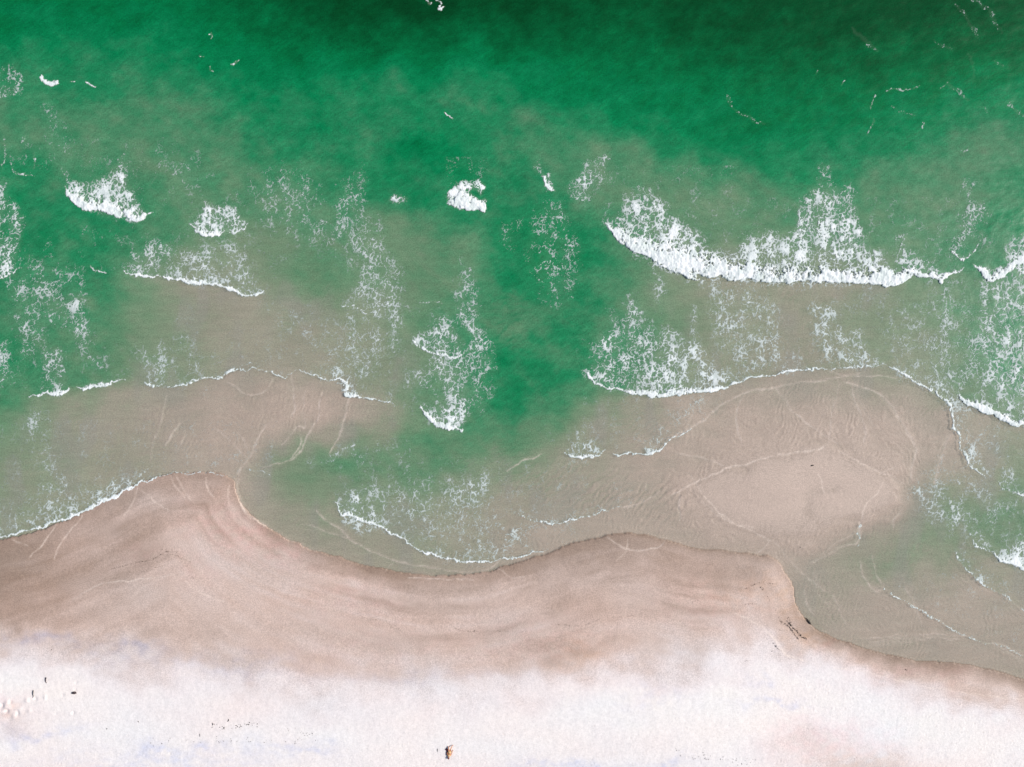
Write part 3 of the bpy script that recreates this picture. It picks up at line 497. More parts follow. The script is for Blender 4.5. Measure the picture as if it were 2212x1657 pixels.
# ------------------------------------------------------------------ ground and water
def axis(lo, hi, step):
    fine = np.arange(lo, hi + step, step); out = [fine]
    g = []; s = step; p = lo
    while p > -30000: s *= 1.25; p -= s; g.append(p)
    h = []; s = step; p = fine[-1]
    while p < 30000: s *= 1.25; p += s; h.append(p)
    return np.array(g[::-1] + list(fine) + h)
G = Grid(axis(-160, W_D + 160, 2.3), axis(-130, H_D + 130, 2.3))
sdist, ssg, _ = polydist(SHORE_S, G.x + (G.wx - G.x) * 0.5, G.y + (G.wy - G.y) * 0.5)
S = sdist * -ssg                                              # >0 on land
big = np.array((fbm(G.x / 120, G.y / 120, 101, 3)), F32)
wx = G.x + fbm(G.x / 90, G.y / 90, 110, 3) * 26; wy = G.y + fbm(G.x / 90, G.y / 90, 120, 3) * 26
T = interp(TW, UC, VW, wx, wy)
T = np.where(G.y < 0, np.minimum(T + (-G.y) * 0.004, 11), T)
deep = sst(2.5, 6, T)
xr = (G.x * 0.82 - G.y * 0.57); yr = (G.x * 0.57 + G.y * 0.82)
stre = fbm(xr / 24, yr / 5.0, 131, 4, .65) + .5 * fbm(xr / 60, yr / 14.0, 136, 2)                         # wind streaks
cl1 = fbm((G.x * .80 + G.y * .60) / 85 + 3, (-G.x * .60 + G.y * .80) / 34 + 1, 145, 4, .58)
cl1 = cl1 * .55 + .6 * fbm(G.x / 90, G.y / 70, 147, 4, .5)
T = T + sst(2.6, 4.6, T) * (1 - sst(6.5, 8.8, T) * .8) * cl1 * .62 + deep * (fbm(G.x / 55, G.y / 42, 140, 4, .6) * 0.45) + (1 - deep) * fbm(G.x / 60, G.y / 26, 150, 3, .5) * 0.22
# lines of film edges and bars
ln = np.zeros(G.x.shape, F32)
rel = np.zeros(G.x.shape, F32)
for sh, pts in SWASH:
    p = smooth(P(sh, pts), 4); s_ = G.box(p, 12); x = G.wx[s_] * .6 + G.x[s_] * .4; y = G.wy[s_] * .6 + G.y[s_] * .4
    if x.size == 0: continue
    d, sg, w = polydist(p, x, y); w = np.maximum(w, .6)
    v = np.clip(w / 2.0, .55, 1.0) * np.exp(-(d / (0.5 * w + .75)) ** 2)
    ln[s_] = np.maximum(ln[s_], v)
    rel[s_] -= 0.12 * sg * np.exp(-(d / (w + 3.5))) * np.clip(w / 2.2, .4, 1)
dens, own_, step, hg_ = foam_fields(G)
T = np.minimum(T + step, 10.2 - .5 * sst(1300, 1700, G.x))
T = T + rel * 3.0  # painted shade: one side of each swash line darker, the other lighter
shal = sst(-.9, -.2, T) * (1 - sst(2.2, 3.6, T))
fw = fbm(G.x / 45, G.y / 45, 340, 3, .5); fp = np.where(np.abs(S) < 400, S, 400)
dirm = sst(-.3, .3, fbm(G.x / 120, G.y / 120, 345, 2))
fine = np.sin(fp / 1.5 + fw * 9) * dirm + np.sin((G.x * .93 + G.y * .37) / 1.7 + fw * 10) * (1 - dirm)
T = T + shal * fine * .20 * np.clip(.5 + fbm(G.x / 25, G.y / 25, 350, 2), .05, 1.1)
for cx, cy, rx, ry, a in [(1776,1060,34,7,.7),(1745,1085,12,26,.5),(1838,1122,22,10,.6),(1800,1058,10,10,.4),(1560,1060,16,16,.3),(1760,955,26,6,.6),(1810,962,30,7,.5),(1605,1015,22,10,.5),(1700,1140,12,20,.3),(1500,1000,40,20,.4)]:
    T = T + a * np.exp(-((G.wx - cx) / rx) ** 2 - ((G.wy - cy) / ry) ** 2)
ib = inside(BAR_R, G.wx, G.wy); db, _, _ = polydist(BAR_R + [BAR_R[0]], G.wx, G.wy); sb = np.where(ib, db, -db)
T = T - (.45 * sst(-75, -5, sb) + .22 * sst(-3, 8, sb) + .7 * sst(-4, 50, sb))
water_px = S < 0
# relief
rip = np.zeros(G.x.shape, F32)
xm = G.x / PXM; ym = G.y / PXM
wrp = fbm(xm / 2.2, ym / 2.2, 280, 3) * 1.35
for sh, cx, cy, rx, ry, wl, ang, h in RIPPLES:
    (c0x, c0y), = P(sh, [(cx, cy)]); rx *= .3463; ry *= .3463
    s_ = G.box([(c0x - rx, c0y - ry), (c0x + rx, c0y + ry)], max(rx, ry)); 
    if G.x[s_].size == 0: continue
    m_ = np.exp(-(((G.x[s_] - c0x) / rx) ** 2 + ((G.y[s_] - c0y) / ry) ** 2) ** 1.5)
    a = rad(ang); ph = (xm[s_] * math.sin(a) + ym[s_] * math.cos(a)) * 2 * math.pi / wl + wrp[s_] * 3.2
    rr = np.sin(ph) * .7 + .3 * np.sin(2 * ph + .9) ; rip[s_] += m_ * h * rr * (.55 + .9 * np.clip(fbm(xm[s_] / 1.3 + 7, ym[s_] / .8, 290, 2) + .3, -.4, 1))
ripc = np.clip(rip / .05, -1, 1)
T = T - ripc * .42  # ripple shading painted into the water colour: troughs darker, crests paler
# apparent colours of the sea by depth and sediment
TS = [-3, -1.6, -.6, 0, 1, 2, 3, 4, 5, 6, 7, 8, 9, 10, 11]
TC = [(203,184,176),(196,178,168),(185,169,159),(175,161,151),(162,154,143),(149,149,134),(126,143,120),(101,138,108),(74,134,99),(40,129,88),(10,124,78),(0,110,64),(0,88,48),(0,66,32),(0,54,26)]
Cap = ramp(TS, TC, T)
# hue drift: warm sediment clouds versus greener water
hue = fbm(G.x / 110 + 5, G.y / 80, 160, 3)[..., None]
mid = (sst(2.5, 5, T) * (1 - sst(6.2, 7.5, T)))[..., None]
Cap = Cap * (1 + mid * hue * np.array([0.09, 0.0, 0.02])) * (1 + 0.125 * (deep * stre)[..., None]) * (1 + 0.05 * big[..., None])
fm = np.clip(dens * 0.55, 0, .5)[..., None] * (G.y < 1500)[..., None]
Cap = Cap * (1 - fm * .55) + s2l((176, 186, 172)) * fm * .55
grey = (sst(.5, 2.0, T) * (1 - sst(2.5, 4, T)) * sst(.1, .6, fbm(G.x / 60, G.y / 150, 170, 2)))[..., None]
Cap = Cap * (1 - grey * .35) + s2l((146, 144, 140)) * grey * .35
Cap = Cap / KEXP
OP = np.interp(T, [-1, -.3, 0, 1, 2, 3, 4, 5, 7], [.0, .12, .2, .42, .62, .8, .9, .96, 1.0]).astype(F32)
BED = np.array(s2l((174, 160, 150))) / KEXP
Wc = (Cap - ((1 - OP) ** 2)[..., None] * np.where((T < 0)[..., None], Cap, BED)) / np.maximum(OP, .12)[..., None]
Wc = np.clip(Wc, 0.001, .8)

# land colours
lb = .25 + interp(BL, UC, VL, wx * .8 + G.x * .2, wy * .6 + G.y * .4 + fbm(G.x / 80, G.y / 60, 225, 3) * 26)
su = G.x / 150.0
bmod = sst(-.5, .5, fbm(G.x / 130, G.y / 70, 207, 2)) * 1.5
bands = fbm(su * .7, S / 20.0, 201, 3, .5) * np.exp(-((S - 80) / 110) ** 2) * .72 * bmod * (1 - sst(6.5, 8.5, lb))
fineb = fbm(su * 3.0, S / 4.0, 211, 2) * np.exp(-((S - 70) / 90) ** 2) * .07 * (1 - sst(6.5, 8.5, lb))
lb = lb + bands + fineb + fbm(G.x / 70, G.y / 45, 221, 3, .5) * .28 + fbm(G.x / 260, S / 30, 228, 3, .5) * .55 * (1 - sst(6.5, 8.5, lb))
edge = np.interp(G.x, [0, 300, 500, 620, 1000, 1200, 1300, 1450, 1650, 1730, 1790, 2212], [1.0, .3, .9, 2.4, 1.8, 2.2, 2.4, 2.4, 2.6, 2.0, 4.2, 3.4])
ew = np.interp(G.x, [0, 500, 620, 1000, 1300, 1450, 1650, 1800, 2212], [30, 14, 16, 26, 22, 8, 7, 24, 13])
lb = lb - edge * np.exp(-np.maximum(S, 0) / ew)
LS = [-1, 0, 2, 4, 5, 6, 7, 8, 9, 10, 11]
LC = [(128,106,92),(140,119,105),(162,141,128),(188,167,157),(206,185,176),(214,196,190),(221,207,205),(231,221,222),(239,232,235),(244,240,242),(246,243,242)]
Cl = ramp(LS, LC, lb)
pink = np.zeros(G.x.shape, F32); blue = np.zeros(G.x.shape, F32); warm = np.zeros(G.x.shape, F32)
for cx, cy, rx, ry, a in [(470,1130,80,40,.8),(560,1160,70,30,.9),(640,1200,60,30,.8),(300,1200,40,25,.5),(420,1230,50,30,.4),(1180,1380,160,50,.5),(760,1300,120,50,.5),(1550,1300,140,50,.5),(830,1400,150,40,.3),(1800,1390,60,20,.7),(2000,1450,160,25,.6),(1800,1600,150,60,.6),(10,1530,50,30,.9)]:
    pink += a * np.exp(-((wx - cx) / rx) ** 2 - ((wy - cy) / ry) ** 2)
for cx, cy, rx, ry, a in [(290,1410,60,22,.9),(90,1385,110,14,.9),(530,1430,160,26,.4),(440,1600,30,12,1.6),(360,1615,40,20,.9),(100,1580,90,12,.7),(600,1610,120,16,.5),(1230,1652,110,14,1.2),(1440,1650,60,16,.8),(1660,1510,60,10,.9),(1700,1518,40,6,.8),(1640,1460,40,10,.5),(680,1615,40,10,.7),(350,1640,300,20,.5),(900,1460,200,12,.25),(1400,1500,80,30,.3)]:
    blue += a * np.exp(-((wx - cx) / rx) ** 2 - ((wy - cy) / ry) ** 2)
for cx, cy, rx, ry, a in [(1620,1270,90,40,.5),(1700,1300,30,60,.7),(1760,1370,50,20,.9),(1250,1400,60,30,.6),(20,1540,50,20,.6),(1850,1640,120,20,.6)]:
    warm += a * np.exp(-((wx - cx) / rx) ** 2 - ((wy - cy) / ry) ** 2)
vary = (.7 + .9 * fbm(G.x / 25, G.y / 16, 240, 3))
pink = np.clip(pink * vary, 0, 1.3)[..., None]; blue = np.clip(blue * vary * 1.5, 0, 1.5)[..., None]; warm = np.clip(warm * vary, 0, 1.3)[..., None]
Cl = Cl * (1 + pink * np.array([.04, -.05, -.035])) * (1 + blue * np.array([-.13, -.10, -.015])) * (1 + warm * np.array([.0, -.06, -.16]))
Cl = Cl * (1 + .03 * fbm(G.x / 200, G.y / 90, 250, 2)[..., None] * np.array([1.0, -.2, -.9]))
rs = np.random.RandomState(5)
grain_d = sst(1350, 1600, G.y + 30 * big)
Cl = Cl * (1 - .10 * sst(.35, .9, fbm(G.x / 4.0, G.y / 3.2, 260, 2)) * grain_d)[..., None]
Cl = Cl / KEXP
land_m = sst(-1.2, 1.2, S)[..., None]
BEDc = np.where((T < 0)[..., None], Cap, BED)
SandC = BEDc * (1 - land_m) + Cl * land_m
# film edges and swash marks: paler bubbles and fine shell left on the sand
lnn = (ln * np.clip(.8 + .7 * fbm(G.x / 14, G.y / 14, 270, 3), .25, 1.1) * .95)[..., None]
SandC = SandC * (1 - lnn) + (SandC * .3 + s2l((238, 224, 215)) / KEXP * .7) * lnn
Wc = np.clip(Wc * (1 - lnn) + (Wc * .3 + s2l((238, 226, 217)) / KEXP * .7) * lnn, 0, .85)
# dark bank mark along the sand edge
SandC = np.clip(SandC, .01, .85)

# relief of the ground
Tz = T + ripc * .42
Zbed = np.where(Tz > -.5, -.03 - .16 * (Tz + .5), -.03 + .04 * np.minimum(-.5 - Tz, 1.2)) 
Zland = .03 + .30 * (1 - np.exp(-np.maximum(S, 0) / 60)) + .25 * sst(60, 400, S)
Zg = np.where(S > 0, Zland, np.minimum(Zbed, -.03 + .0 * S)) * 1.0
Zg = np.where((S < 0) & (T < -.5), Zbed, Zg)
tl_ = sst(-4, 4, S); Zg = Zg * 1.0
dryn = sst(7.5, 9.5, lb) * (S > 0)
Zg = Zg + rip * 1.8 * (S < 2) + dryn * .009 * fbm(xm / .55, ym / .45, 300, 3) + .012 * fbm(xm / 1.5, ym / 1.5, 305, 3) * (S > 0) + rel * .22
# pits, heaps and footprints in the dry sand
def bump(cx, cy, r, h, sx=1.0, sy=1.0, ring=0.0):
    s_ = G.box([(cx - 4 * r, cy - 4 * r), (cx + 4 * r, cy + 4 * r)], 1)
    q = np.sqrt(((G.x[s_] - cx) / (r * sx)) ** 2 + ((G.y[s_] - cy) / (r * sy)) ** 2)
    Zg[s_] += h * np.exp(-q ** 2) - ring * h * np.exp(-((q - 1.5) / .5) ** 2)
for cx, cy, r, h, sx, sy in [(24,1511,5,.30,1,1.2),(66,1508,6,.36,1,1),(84,1505,4,-.2,1,1),(30,1512,4,-.18,1,1),(105,1502,4,.34,.8,1.6),(72,1530,5,.28,1.2,1),(12,1520,5,-.35,1,1.3),(22,1531,5,-.35,1,1),(20,1522,8,.3,1.6,1),(46,1535,5,-.22,.8,1.3),(50,1528,7,.28,1.4,1),(38,1542,5,.22,1,1),(28,1548,7,-.12,1.4,1),(165,1535,4,-.16,1,1),(160,1536,5,.14,1,1),(92,1480,4,.12,1.5,1),(171,1470,3,-.12,1,1.3),(170,1485,3,-.12,1,1),(142,1497,3,-.14,1.6,1),(150,1496,3,.12,1.6,1),(128,1536,3,-.10,1,1)]:
    bump(cx, cy, r * .8, h * (.28 if h > 0 else .6), sx, sy)
for k in range(900):
    v = 1657 - abs(rs.randn()) * 38 if k % 2 else rs.uniform(1560, 1700); u = rs.uniform(-150, 2350)
    if k % 3 == 0: u = rs.uniform(1640, 2200); v = 1480 + (u - 1640) * .22 + rs.randn() * 45
    r = rs.uniform(1.1, 2.1); bump(u, v, r, -rs.uniform(.02, .07), 1, 1, .5)
for k in range(500):
    u = rs.uniform(0, 2212); v = 1440 + 22 * math.sin(u / 170) + rs.randn() * 22; bump(u, v, 1.2, rs.uniform(.01, .035))
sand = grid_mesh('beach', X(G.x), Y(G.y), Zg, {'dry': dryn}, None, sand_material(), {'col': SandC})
sand['kind'] = 'structure'
# the sea, cut away where the sand stands out of it
c4 = lambda a: np.maximum(np.maximum(a[:-1, :-1], a[1:, :-1]), np.maximum(a[:-1, 1:], a[1:, 1:]))
keepw = c4((S < 1.0).astype(F32)) > 0
Zw = .012 + sst(2, 7, T) * (.05 * fbm(xm / 5, ym / 3.2, 320, 3)) + .012 * sst(1, 3, T) * fbm(xm / 1.2, ym / .9, 325, 2) + ln * .01
bare = (T < -.75); Zw = np.where(bare | (S > 0), np.minimum(Zg, .0) - .05, Zw)
OPw = np.where(bare | (S > 0), 0, OP).astype(F32)
keepw &= c4(((~bare) & (S < .5)).astype(F32)) > 0
Zw = np.where(T < 0, Zw, Zw)
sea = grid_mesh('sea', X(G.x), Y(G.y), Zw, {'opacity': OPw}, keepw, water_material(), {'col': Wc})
sea['kind'] = 'structure'

# ------------------------------------------------------------------ foam
FG = Grid(np.arange(-70, W_D + 70, 1.35), np.arange(-50, 1500, 1.35))
fd, fo, _, fh = foam_fields(FG)
def warp(cell, seed, wob):
    return FG.x + fbm(FG.x / cell, FG.y / cell, seed, 2, .45) * wob, FG.y + fbm(FG.x / cell, FG.y / cell, seed + 9, 2, .45) * wob
def ridge(cell, seed, wob, k=.15):
    qx, qy = warp(cell * .8, seed, wob)
    a, b = worley(qx / (cell * .85), qy / (cell * 1.2), seed + 20); return np.exp(-((b - a) / k))
def worm(cell, seed, wob, k):
    qx, qy = warp(cell * .8, seed, wob)
    return np.exp(-np.abs(perlin(qx / (cell * .85), qy / (cell * 1.15), seed + 20)) / k)
r1 = ridge(13, 400, 4, .17); r2 = ridge(6.5, 430, 2, .2)
r3 = ridge(21, 600, 6, .11)
w1 = worm(14, 500, 5, .15); w2 = worm(6.5, 530, 2.4, .18)
pn = fbm(FG.x / 10, FG.y / 11, 460, 3, .5); pf = fbm(FG.x / 3.0, FG.y / 4.0, 480, 2, .5); pm = fbm(FG.x / 24, FG.y / 36, 470, 3, .5)
hi = sst(.34, .8, fd)
sel = sst(-.25, .25, fbm(FG.x / 60, FG.y / 60, 610, 2))
nz = np.maximum(r1 * (1 - .6 * sel) + r3 * .75 * sel, .9 * w1) + .34 * np.maximum(r2, w2) + .34 * pm + .16 * pn + .05 * pf
nh = .75 * np.maximum(r1, w1) + .55 * np.maximum(r2, w2) + .50 * pm + .25 * pn + .12 * pf
def rank(a):
    q = np.sort(a[::5, ::5].ravel()); return np.interp(a, q, np.linspace(0, 1, len(q))).astype(F32)
nz = rank(rank(nz) * (1 - hi) + rank(nh) * hi)
ex = nz - (1 - np.clip(fd * np.where(fd < .5, .96, 1), 0, 1))
cover = sst(-.08, .10, ex) * np.clip(.50 + fd * .80, 0, 1)
thick = np.clip(ex * 1.5 + sst(.5, .95, fd) * .5, 0, 1)
SF, SGF, _ = polydist(SHORE_S, FG.x, FG.y)
cover = cover * (((SF * -SGF) < 9) | (fd > .5)) * (fd > .02)
zf = .02 + cover * (.015 + .03 * thick) + fh * (.13 + .06 * pn) * cover + .022 * thick * pf * sst(.5, .9, fd)
INFO = {
 'drift': ('sea_foam', None, None, 'stuff'),
 'A': ('breaking_wave','long white breaker curving across the right half, widest foam of all','wave'),
 'B': ('breaking_wave','short torn breaker trailing off the right end of the long white breaker','wave'),
 'C': ('breaking_wave','thick white breaker running off the right edge above the foam lace','wave'),
 'D': ('foam_crescent','thin white foam crescent in green water above the right edge breaker','foam'),
 'R': ('foam_patch','net of white foam lace drifting down the right edge below the breaker','foam'),
 'S': ('wave_front','white foam edge slanting down to the right edge beside the big sandbar','wave'),
 'E': ('breaking_wave','wedge shaped white breaker on the left with a peaked top','wave'),
 'F': ('breaking_wave','small rounded white breaker right of and below the wedge shaped one','wave'),
 'G': ('breaking_wave','two thick white clumps of breaking foam alone in green water at centre','wave'),
 'H1': ('foam_fleck','white fleck left of the brighter one at the top edge','foam'),
 'H2': ('foam_fleck','bright white fleck touching the top edge over dark green water','foam'),
 'H3': ('foam_fleck','short pale fleck above the small curved sliver in upper left deep water','foam'),
 'H4': ('foam_fleck','small curved white sliver in the deep green water at upper left','foam'),
 'H5': ('foam_fleck','faint pair of dots right of the small curved sliver at upper left','foam'),
 'H6': ('foam_fleck','faint grey foam smudge, topmost fleck of the upper left deep water','foam'),
 'H7': ('foam_fleck','lone slanting white fleck in green water above the two thick white clumps','foam'),
 'I1': ('foam_crescent','bright white boat shaped crescent at upper left','foam'),
 'I2': ('foam_fleck','tiny dash between the boat shaped crescent and the slanting sliver','foam'),
 'I3': ('foam_fleck','slanting white sliver right of the boat shaped crescent','foam'),
 'I4': ('foam_crescent','thin white crescent left of the wedge shaped breaker','foam'),
 'I5': ('foam_crescent','small white crescent below the wedge breaker, left of the spent foam sheet','foam'),
 'J': ('foam_fleck','small flat foam fleck left of the two thick white clumps','foam'),
 'K': ('foam_streak','short slanting foam streak right of the two thick white clumps','foam'),
 'L': ('foam_patch','oval patch of pale foam lace above the left end of the long breaker','foam'),
 'M': ('foam_patch','long vertical trails of pale foam lace in green water at the left edge','foam'),
 'M2': ('breaking_wave','dense foam column cut by the left edge with curved white foot','wave'),
 'M3': ('foam_patch','small foam patch cut by the left edge below the dense column','foam'),
 'N': ('wave_front','spent foam sheet with thin white lower edge below the two left breakers','wave'),
 'O': ('wave_front','leftmost short white front, its tip low beside the left edge','wave'),
 'O2': ('wave_front','second short white front from the left edge, rising to the right','wave'),
 'O3': ('wave_front','small tuft of foam between the short fronts and the thin bar edge','wave'),
 'O4': ('wave_front','thin white edge climbing to the top of the left sandbar','wave'),
 'Q': ('breaking_wave','broad foam field with solid lower rim reaching the top of the right sandbar','wave'),
 'T': ('wave_front','foam edge descending the right side of the left sandbar','wave'),
 'T2': ('wave_front','curved foam edge running down the right side of the big sandbar','wave'),
 'S2': ('wave_front','thin white front reaching the right edge below the slanting foam edge','wave'),
 'S3': ('foam_patch','scattered foam lace at the right foot of the big sandbar','foam'),
 'U': ('foam_patch','stretched foam net left of the central green channel','foam'),
 'V': ('breaking_wave','swirling foam column left of the central green channel, upper one with curved rim','wave'),
 'W': ('breaking_wave','curved white breaker at the foot of the swirling foam column','wave'),
 'X': ('foam_patch','wide foam net on brownish water below the long breaker','foam'),
 'Y': ('breaking_wave','small fan shaped white breaker left of the right sandbar','wave'),
 'Y2': ('wave_front','thin white front with a foam tuft climbing right beside the fan shaped breaker','wave'),
 'Z': ('wave_front','white swash edge running up the beach at the left edge','wave'),
 'AA': ('wave_front','long curved swash edge on the beach at the middle of the bay','wave'),
 'AB': ('wave_front','short thin foam edge over rippled sand just above the bay swash','wave'),
 'AC': ('wave_front','slanting foam edge in the lagoon at lower right','wave'),
 'AC2': ('wave_front','upper smaller foam edge left of the breaker cut by the lower right edge','wave'),
 'AD': ('breaking_wave','small white breaker cut by the right edge in the lower lagoon','wave'),
 'AE': ('wave_front','long thin white foam line crossing the shallow lagoon at lower right','wave'),
}
fmat = foam_material()
for i, k in enumerate(OBJ):
    cv = np.where(fo == i, cover, 0)
    jj, ii = np.where(cv > .05)
    if len(jj) == 0: continue
    j0, j1, i0, i1 = max(jj.min() - 1, 0), jj.max() + 2, max(ii.min() - 1, 0), ii.max() + 2
    sl_ = (slice(j0, j1), slice(i0, i1)); cvs = cover[sl_]; mine = c4(cv[sl_]) > .05
    own1 = fo[sl_][:-1, :-1] == i
    kp = mine & own1
    if kp.sum() < 3: continue
    inf = INFO[k]
    o = grid_mesh(inf[0], X(FG.x[sl_]), Y(FG.y[sl_]), zf[sl_], {'cover': cvs, 'thick': thick[sl_]}, kp, fmat)
    if len(inf) > 3: o['kind'] = 'stuff'; o['label'] = 'thin white foam lace and bubbles drifting on the water'
    else: o['label'] = inf[1]; o['category'] = inf[2]

# ------------------------------------------------------------------ ground height lookup
def ground(u, v):
    i = int(np.argmin(np.abs(G.ax - u))); j = int(np.argmin(np.abs(G.ay - v))); return float(Zg[j, i])
def tag(o, label, cat, group=None):
    o['label'] = label; o['category'] = cat
    if group: o['group'] = group
    return o
def mesh_obj(name, bm, mat, parent=None, smooth_=True):
    me = bpy.data.meshes.new(name); bm.to_mesh(me); bm.free(); me.materials.append(mat)
    if smooth_:
        for p in me.polygons: p.use_smooth = True
    o = bpy.data.objects.new(name, me); scene.collection.objects.link(o); o.parent = parent; return o
def tube(bm, pts, rads, n=8, flat=1.0):
    rings = []
    for k, (p, r) in enumerate(zip(pts, rads)):
        p = Vector(p); a = Vector(pts[max(k - 1, 0)]); b = Vector(pts[min(k + 1, len(pts) - 1)]); d = (b - a).normalized()
        s = d.cross(Vector((0, 0, 1)))
        s = s.normalized() if s.length > 1e-4 else Vector((1, 0, 0)); u = s.cross(d)
        rings.append([bm.verts.new(p + s * r * math.cos(t) + u * r * flat * math.sin(t)) for t in [2 * math.pi * q / n for q in range(n)]])
    for a, b in zip(rings[:-1], rings[1:]):
        for q in range(n): bm.faces.new((a[q], a[(q + 1) % n], b[(q + 1) % n], b[q]))
    bm.faces.new(rings[0][::-1]); bm.faces.new(rings[-1])
def lump(bm, c, r, seed, squash=.6, n=2):
    rr = random.Random(seed); g = bmesh.ops.create_icosphere(bm, subdivisions=n, radius=1.0)
    off = [rr.uniform(-9, 9) for _ in range(3)]
    from mathutils import noise as mn
    for v in g['verts']:
        k = 1 + .45 * mn.noise(v.co * 1.7 + Vector(off)); v.co = Vector((v.co.x * r[0] * k, v.co.y * r[1] * k, v.co.z * r[0] * squash * k)) + Vector(c)
wood = plain('dark_driftwood', (.035, .028, .024)); weed = plain('dark_seaweed', (.022, .016, .012)); rock = plain('dark_rock', (.06, .04, .04))
R = random.Random(11)
def S2(x, y): return (x * .5464, y * .5464)   # full-size image pixels to the image grid
# driftwood log at the edge of the lagoon
u, v = S2(3196, 2456); z = max(ground(u, v), .0) + .02
log = bpy.data.objects.new('driftwood_log', None); scene.collection.objects.link(log); log.location = (X(u), Y(v), z)
tag(log, 'dark waterlogged driftwood log lying at the water edge of the lower right lagoon', 'log')
bm = bmesh.new(); tube(bm, [(-.26, .36, .06), (-.12, .14, .09), (.0, 0, .1), (.12, -.16, .09), (.26, -.34, .05)], [.03, .085, .10, .10, .04], 10); mesh_obj('trunk', bm, wood, log)
bm = bmesh.new(); tube(bm, [(-.16, .2, .08), (-.30, .30, .09), (-.36, .44, .05)], [.04, .025, .01], 7); mesh_obj('branch', bm, wood, log)
bm = bmesh.new(); tube(bm, [(.0, .02, .1), (.10, .14, .1), (.08, .22, .07)], [.03, .02, .01], 7); mesh_obj('branch', bm, wood, log)
# black clump on the big sandbar
u, v = S2(3211.5, 1840.5); bm = bmesh.new()
tube(bm, [(-.14, -.045, .03), (-.08, -.02, .05), (0, .03, .055), (.08, .035, .05), (.14, 0, .03)], [.04, .055, .06, .06, .03], 10, .8)
o = mesh_obj('seaweed_clump', bm, weed); o.location = (X(u), Y(v), ground(u, v)); tag(o, 'lone black bean shaped clump on the smooth pale sandbar', 'seaweed')
bm = bmesh.new(); lump(bm, (0, 0, .01), (.05, .05), 3); o = mesh_obj('seaweed_clump', bm, weed); u, v = S2(3165, 2165); o.location = (X(u), Y(v), ground(u, v)); tag(o, 'tiny dark speck near the narrow lower tip of the right sandbar', 'seaweed')
# rock at left with its trail
u, v = S2(307, 2729.5); bm = bmesh.new(); lump(bm, (0, 0, .06), (.26, .13), 8, .5, 3); o = mesh_obj('rock', bm, rock); o.location = (X(u), Y(v), ground(u, v)); tag(o, 'dark angular rock on the white dry sand at lower left', 'rock')
# sticks planted among the sand heaps
def stick(u, v, pts, r, label, mat=wood):
    z = ground(u, v); bm = bmesh.new(); n = len(pts); tube(bm, pts, [r * (1 - .5 * k / (n - 1)) for k in range(n)], 7); o = mesh_obj('driftwood_stick', bm, mat); o.location = (X(u), Y(v), z); return tag(o, label, 'stick')
u, v = S2(146, 2735); stick(u, v, [(.0, .42, .05), (.02, .2, .12), (.01, -.05, .12), (.03, -.2, .06), (-.06, -.38, .04)], .05, 'thin black upright driftwood stick among the sand heaps at lower left')
u, v = S2(196, 2680); stick(u, v, [(-.02, .28, .05), (.0, .1, .12), (-.02, -.15, .1), (.05, -.34, .04)], .065, 'short dark reddish stick above the thin black one by the sand heaps', rock)
u, v = S2(799, 2897); stick(u, v, [(0, .2, .03), (.01, 0, .05), (0, -.15, .02)], .022, 'short dark stick standing up in the white sand above the blue streak')
u, v = S2(3083, 2488); stick(u, v, [(-.17, .01, .03), (0, 0, .035), (.16, -.02, .03)], .025, 'straight dark stick lying left of the lagoon corner debris')
u, v = S2(3579, 2646); stick(u, v, [(-.08, .06, .03), (0, 0, .04), (.07, -.06, .03)], .032, 'stubby dark stick alone on the tan sand at lower right')
u, v = S2(3049, 2570); stick(u, v, [(-.08, -.05, .02), (0, .03, .03), (.1, -.04, .02)], .02, 'small forked twig below the lagoon corner debris')
# scattered bits: copies of three clumps
protos = []
for k in range(4):
    bm = bmesh.new()
    if k < 2: lump(bm, (0, 0, .02), (.055, .04), 20 + k, .5)
    else: tube(bm, [(-.10, -.02, .02), (0, .015 * k, .03), (.09, -.01, .02)], [.018, .026, .012], 6)
    me = bpy.data.meshes.new('seaweed_bit'); bm.to_mesh(me); bm.free(); me.materials.append(weed); protos.append(me)
def bits(n, fn, label, group, lo=.6, hi=1.3):
    for k in range(n):
        u, v = fn(k); me = R.choice(protos); o = bpy.data.objects.new('seaweed_bit', me); scene.collection.objects.link(o)
        o.location = (X(u), Y(v), ground(u, v)); o.rotation_euler = (0, 0, R.uniform(0, 6.28)); s = R.uniform(lo, hi); o.scale = (s, s, s)
        tag(o, label, 'seaweed', group)
def along(c, pts, jit):
    p = smooth(P(c, pts), 6)
    def f(k):
        q = R.random() * (len(p) - 1); i = int(q); t = q - i; a = p[i] * (1 - t) + p[i + 1] * t; return a[0] + R.gauss(0, jit), a[1] + R.gauss(0, jit)
    return f
bits(30, along(7, [(1330,1378),(1420,1400),(1520,1385),(1560,1372),(1630,1385)], 3), 'small dark seaweed bit in the loose row on white sand at lower left', 'seaweed bits scattered on the white sand', .5, 1.1)
bits(40, along(7, [(950,1490),(1050,1485),(1200,1470),(1350,1475),(1480,1470),(1700,1480),(2000,1475)], 4), 'tiny dark seaweed bit along the debris row crossing the blue streak', 'seaweed bits along the blue streak', .4, .8)
bits(14, along(7, [(1800,1410),(1900,1430),(2000,1445)], 2.5), 'tiny seaweed bit on white sand left of the person', 'seaweed bits left of the person', .4, .9)
bits(34, along(9, [(30,1540),(120,1570),(300,1580),(420,1600),(560,1620)], 5), 'tiny dark seaweed bit among the specks at the bottom edge right of centre', 'seaweed bits at the bottom edge', .5, .9)
bits(1, lambda k: S2(911, 2838), 'small black oval bit above the loose seaweed row', None, 1.5, 1.6)
bits(1, lambda k: S2(435, 2871), 'small black dot on white sand left of the loose seaweed row', None, 1.1, 1.2)
bits(1, lambda k: S2(849, 2853), 'dark bit starting the loose seaweed row at its left end', None, 1.4, 1.5)
